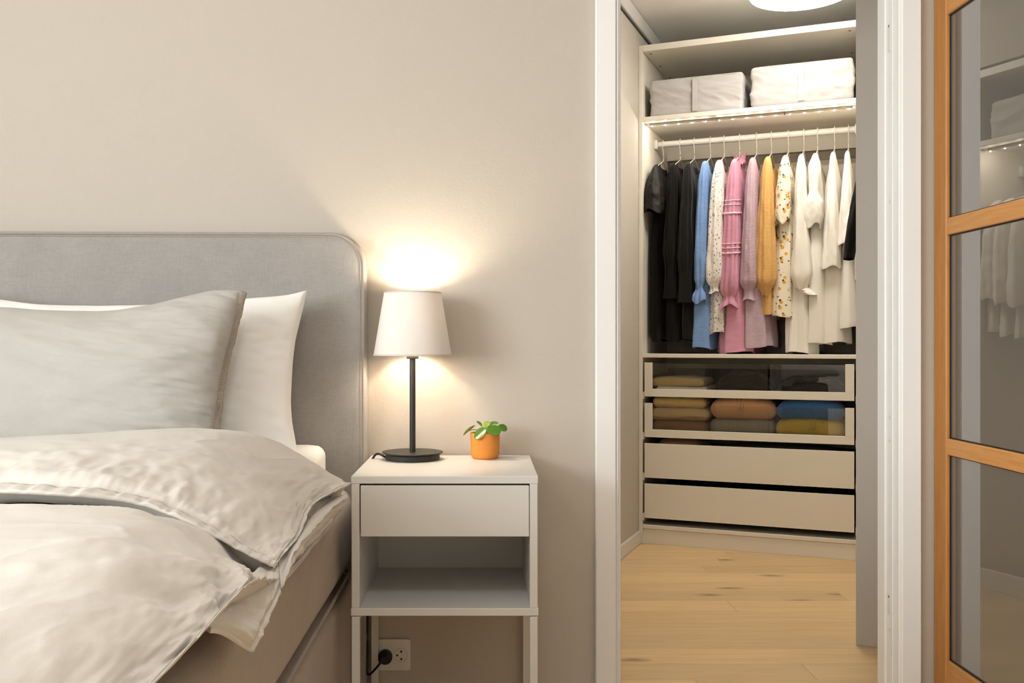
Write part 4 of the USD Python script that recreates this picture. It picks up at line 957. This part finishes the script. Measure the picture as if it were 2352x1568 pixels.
# shirts of the mirrored wardrobe
for k, (u, zz, cuff) in enumerate(((0.955, 1.12, 0.02), (0.90, 1.10, 0.02), (0.835, 1.09, 0.02), (0.76, 1.10, 0.0), (0.67, 1.06, 0.0))):
    sk_ = dict(path=[(0, -0.175, -0.15), (-0.003, -0.20, -0.28), (-0.004, -0.205, zz - 1.64 + 0.04), (-0.004, -0.205, zz - 1.64)], ru=[0.018, 0.030, 0.036, 0.030], rs=[0.028, 0.042, 0.045, 0.038], seed=20 + k, famp=0.06, hem=0.006)
    nm = ["far end", "second from its far end", "middle", "fourth from its far end", "nearest the doorway"][k]
    garment("hanging_shirt", "white shirt in the mirrored wardrobe, " + nm, "shirt", u, "white_viscose", dict(zh=zz - 1.64 - 0.12, tt=0.02, th=0.034, folds=5, famp=0.006, seed=20 + k), [("sleeve", None, sk_), ("sleeve", None, far(sk_))], O2, ANG + 90, 1.64, hang="mirrored white shirt, " + nm)

# ------------------------------------------------------------------ folded knitwear in the drawers
knit("knit_straw", (228, 198, 136), (1, 1, 1), 170)
knit("knit_cream", (232, 204, 152), (0, 0, 1), 60)
knit("knit_tan", (178, 132, 84), (1, 1, 0), 60)
knit("knit_brown", (150, 108, 72), (1, 1, 1), 170)
knit("knit_peach", (226, 178, 136), (1, 1, 1), 190, 0.4)
knit("knit_grey", (158, 150, 138), (1, 0, 0), 34)
knit("knit_blue", (72, 118, 176), (1, 0, 0.2), 38)
knit("knit_yellow", (216, 188, 88), (1, 1, 1), 190, 0.4)
knit("knit_rose", (196, 152, 124), (1, 1, 1), 170)
knit("knit_black", (30, 25, 21), (1, 1, 1), 150)
knit("knit_navy", (30, 33, 40), (1, 1, 1), 150)
plain("white_jersey", (240, 234, 224), rough=0.9)
cloth("brown_cloth", (40, 32, 26), weave=400, var=0.1)
cloth("navy_cloth", (36, 39, 46), weave=400, var=0.1)
def folded(label, m, u0, u1, v0, v1, z0, z1, seed, crown=0.0, amp=0.004, placket=None, cat="sweater", layer=None, sub=5, sag=0.0):
    loc = place(CO, ANG, ((u0 + u1) / 2, (v0 + v1) / 2, z0))
    t = thing("folded_sweater", label, cat, loc, ANG)
    w, d, h = (u1 - u0) / 2, (v1 - v0) / 2, z1 - z0
    b = softbox(-w, w, -d, d, 0, h, h * 0.46, sub, amp, 14, seed)
    v = np.array(b.vertices)
    def bend(p):
        k = 1 - (p[..., 0] / w) ** 2
        p = p.copy()
        p[..., 2] = np.where(p[..., 2] > h * 0.3, p[..., 2] + crown * (k - 0.5) * np.clip(p[..., 2] / h, 0, 1), p[..., 2]) + sag * k * (p[..., 2] < h * 0.3)
        return p
    v = bend(v)
    v[:, 2] = np.maximum(v[:, 2], 0.0)
    o = obj("body", trimesh.Trimesh(v, b.faces, process=False), m, t, smooth=True)
    if placket is not None:
        x = placket
        for dx in (-0.0075, 0.0075):
            a = np.linspace(-1.1, 1.35, 16)
            p_ = np.stack([np.full(16, x + dx), -d + h * 0.46 - np.cos(a) * h * 0.47 - 0.001, h * 0.5 + np.sin(a) * h * 0.47 * 1.02], 1)
            obj("placket", tube(bend(p_), 0.0055, 8), m, t, smooth=True)
    if layer:
        a = np.linspace(-w * 0.96, w * 0.96, 30)
        top = np.stack([a, np.full(30, -d - 0.0015), h * 0.30 + 0.004 * np.sin(a * 25)], 1)
        bot = np.stack([a, np.full(30, -d + 0.006), h * 0.04 + 0.002 * np.sin(a * 18)], 1)
        g = np.stack([top, (top + bot) / 2 - np.array([0, 0.003, 0]), bot], 1)
        obj("hem_band", gridmesh(g, g + np.array([0, 0.006, 0])), layer, t, smooth=True, label="darker ribbed hem")
    return t
D2 = 0.5175
folded("brown folded knit at the bottom of the left drawer stack", "knit_brown", 0.052, 0.318, 0.030, 0.36, D2, 0.586, 1, 0.004)
folded("cream folded knit with tan hem, between straw and brown knits", "knit_cream", 0.050, 0.322, 0.028, 0.36, 0.587, 0.642, 2, 0.004, layer="knit_tan")
folded("straw yellow folded knit on top of the left drawer stack", "knit_straw", 0.056, 0.308, 0.032, 0.36, 0.643, 0.696, 3, 0.004)
folded("grey ribbed folded sweater under the peach cardigan", "knit_grey", 0.324, 0.612, 0.030, 0.38, D2, 0.600, 4, -0.006)
folded("peach folded cardigan with central button band", "knit_peach", 0.326, 0.622, 0.028, 0.38, 0.598, 0.694, 5, 0.022, placket=-0.006)
folded("mustard yellow folded cardigan under the blue sweater", "knit_yellow", 0.616, 0.916, 0.028, 0.38, D2, 0.606, 6, 0.016, placket=0.012)
folded("blue ribbed folded sweater on top in the glass-fronted drawer", "knit_blue", 0.622, 0.918, 0.028, 0.38, 0.604, 0.692, 7, 0.034)
D1 = 0.7095
folded("white folded shirt under beige clothes in the top drawer", "white_jersey", 0.075, 0.315, 0.03, 0.34, D1, 0.744, 8, 0.0, cat="shirt")
folded("beige folded top in the upper glass-fronted drawer", "knit_straw", 0.055, 0.300, 0.028, 0.34, 0.744, 0.786, 9, 0.006, cat="top")
folded("dark brown rumpled garment in the middle of the top drawer", "brown_cloth", 0.345, 0.60, 0.04, 0.36, D1, 0.790, 10, 0.045, 0.034, cat="clothing")
folded("navy rumpled garment at the right of the top drawer", "navy_cloth", 0.640, 0.905, 0.04, 0.36, D1, 0.775, 12, 0.030, 0.034, cat="clothing")
folded("rose brown folded knit peeping over the third drawer's front", "knit_rose", 0.055, 0.30, 0.03, 0.36, 0.3255, 0.499, 13, 0.006)
folded("black folded knit at the back of the third drawer", "knit_black", 0.33, 0.90, 0.03, 0.36, 0.3255, 0.465, 14, 0.006)
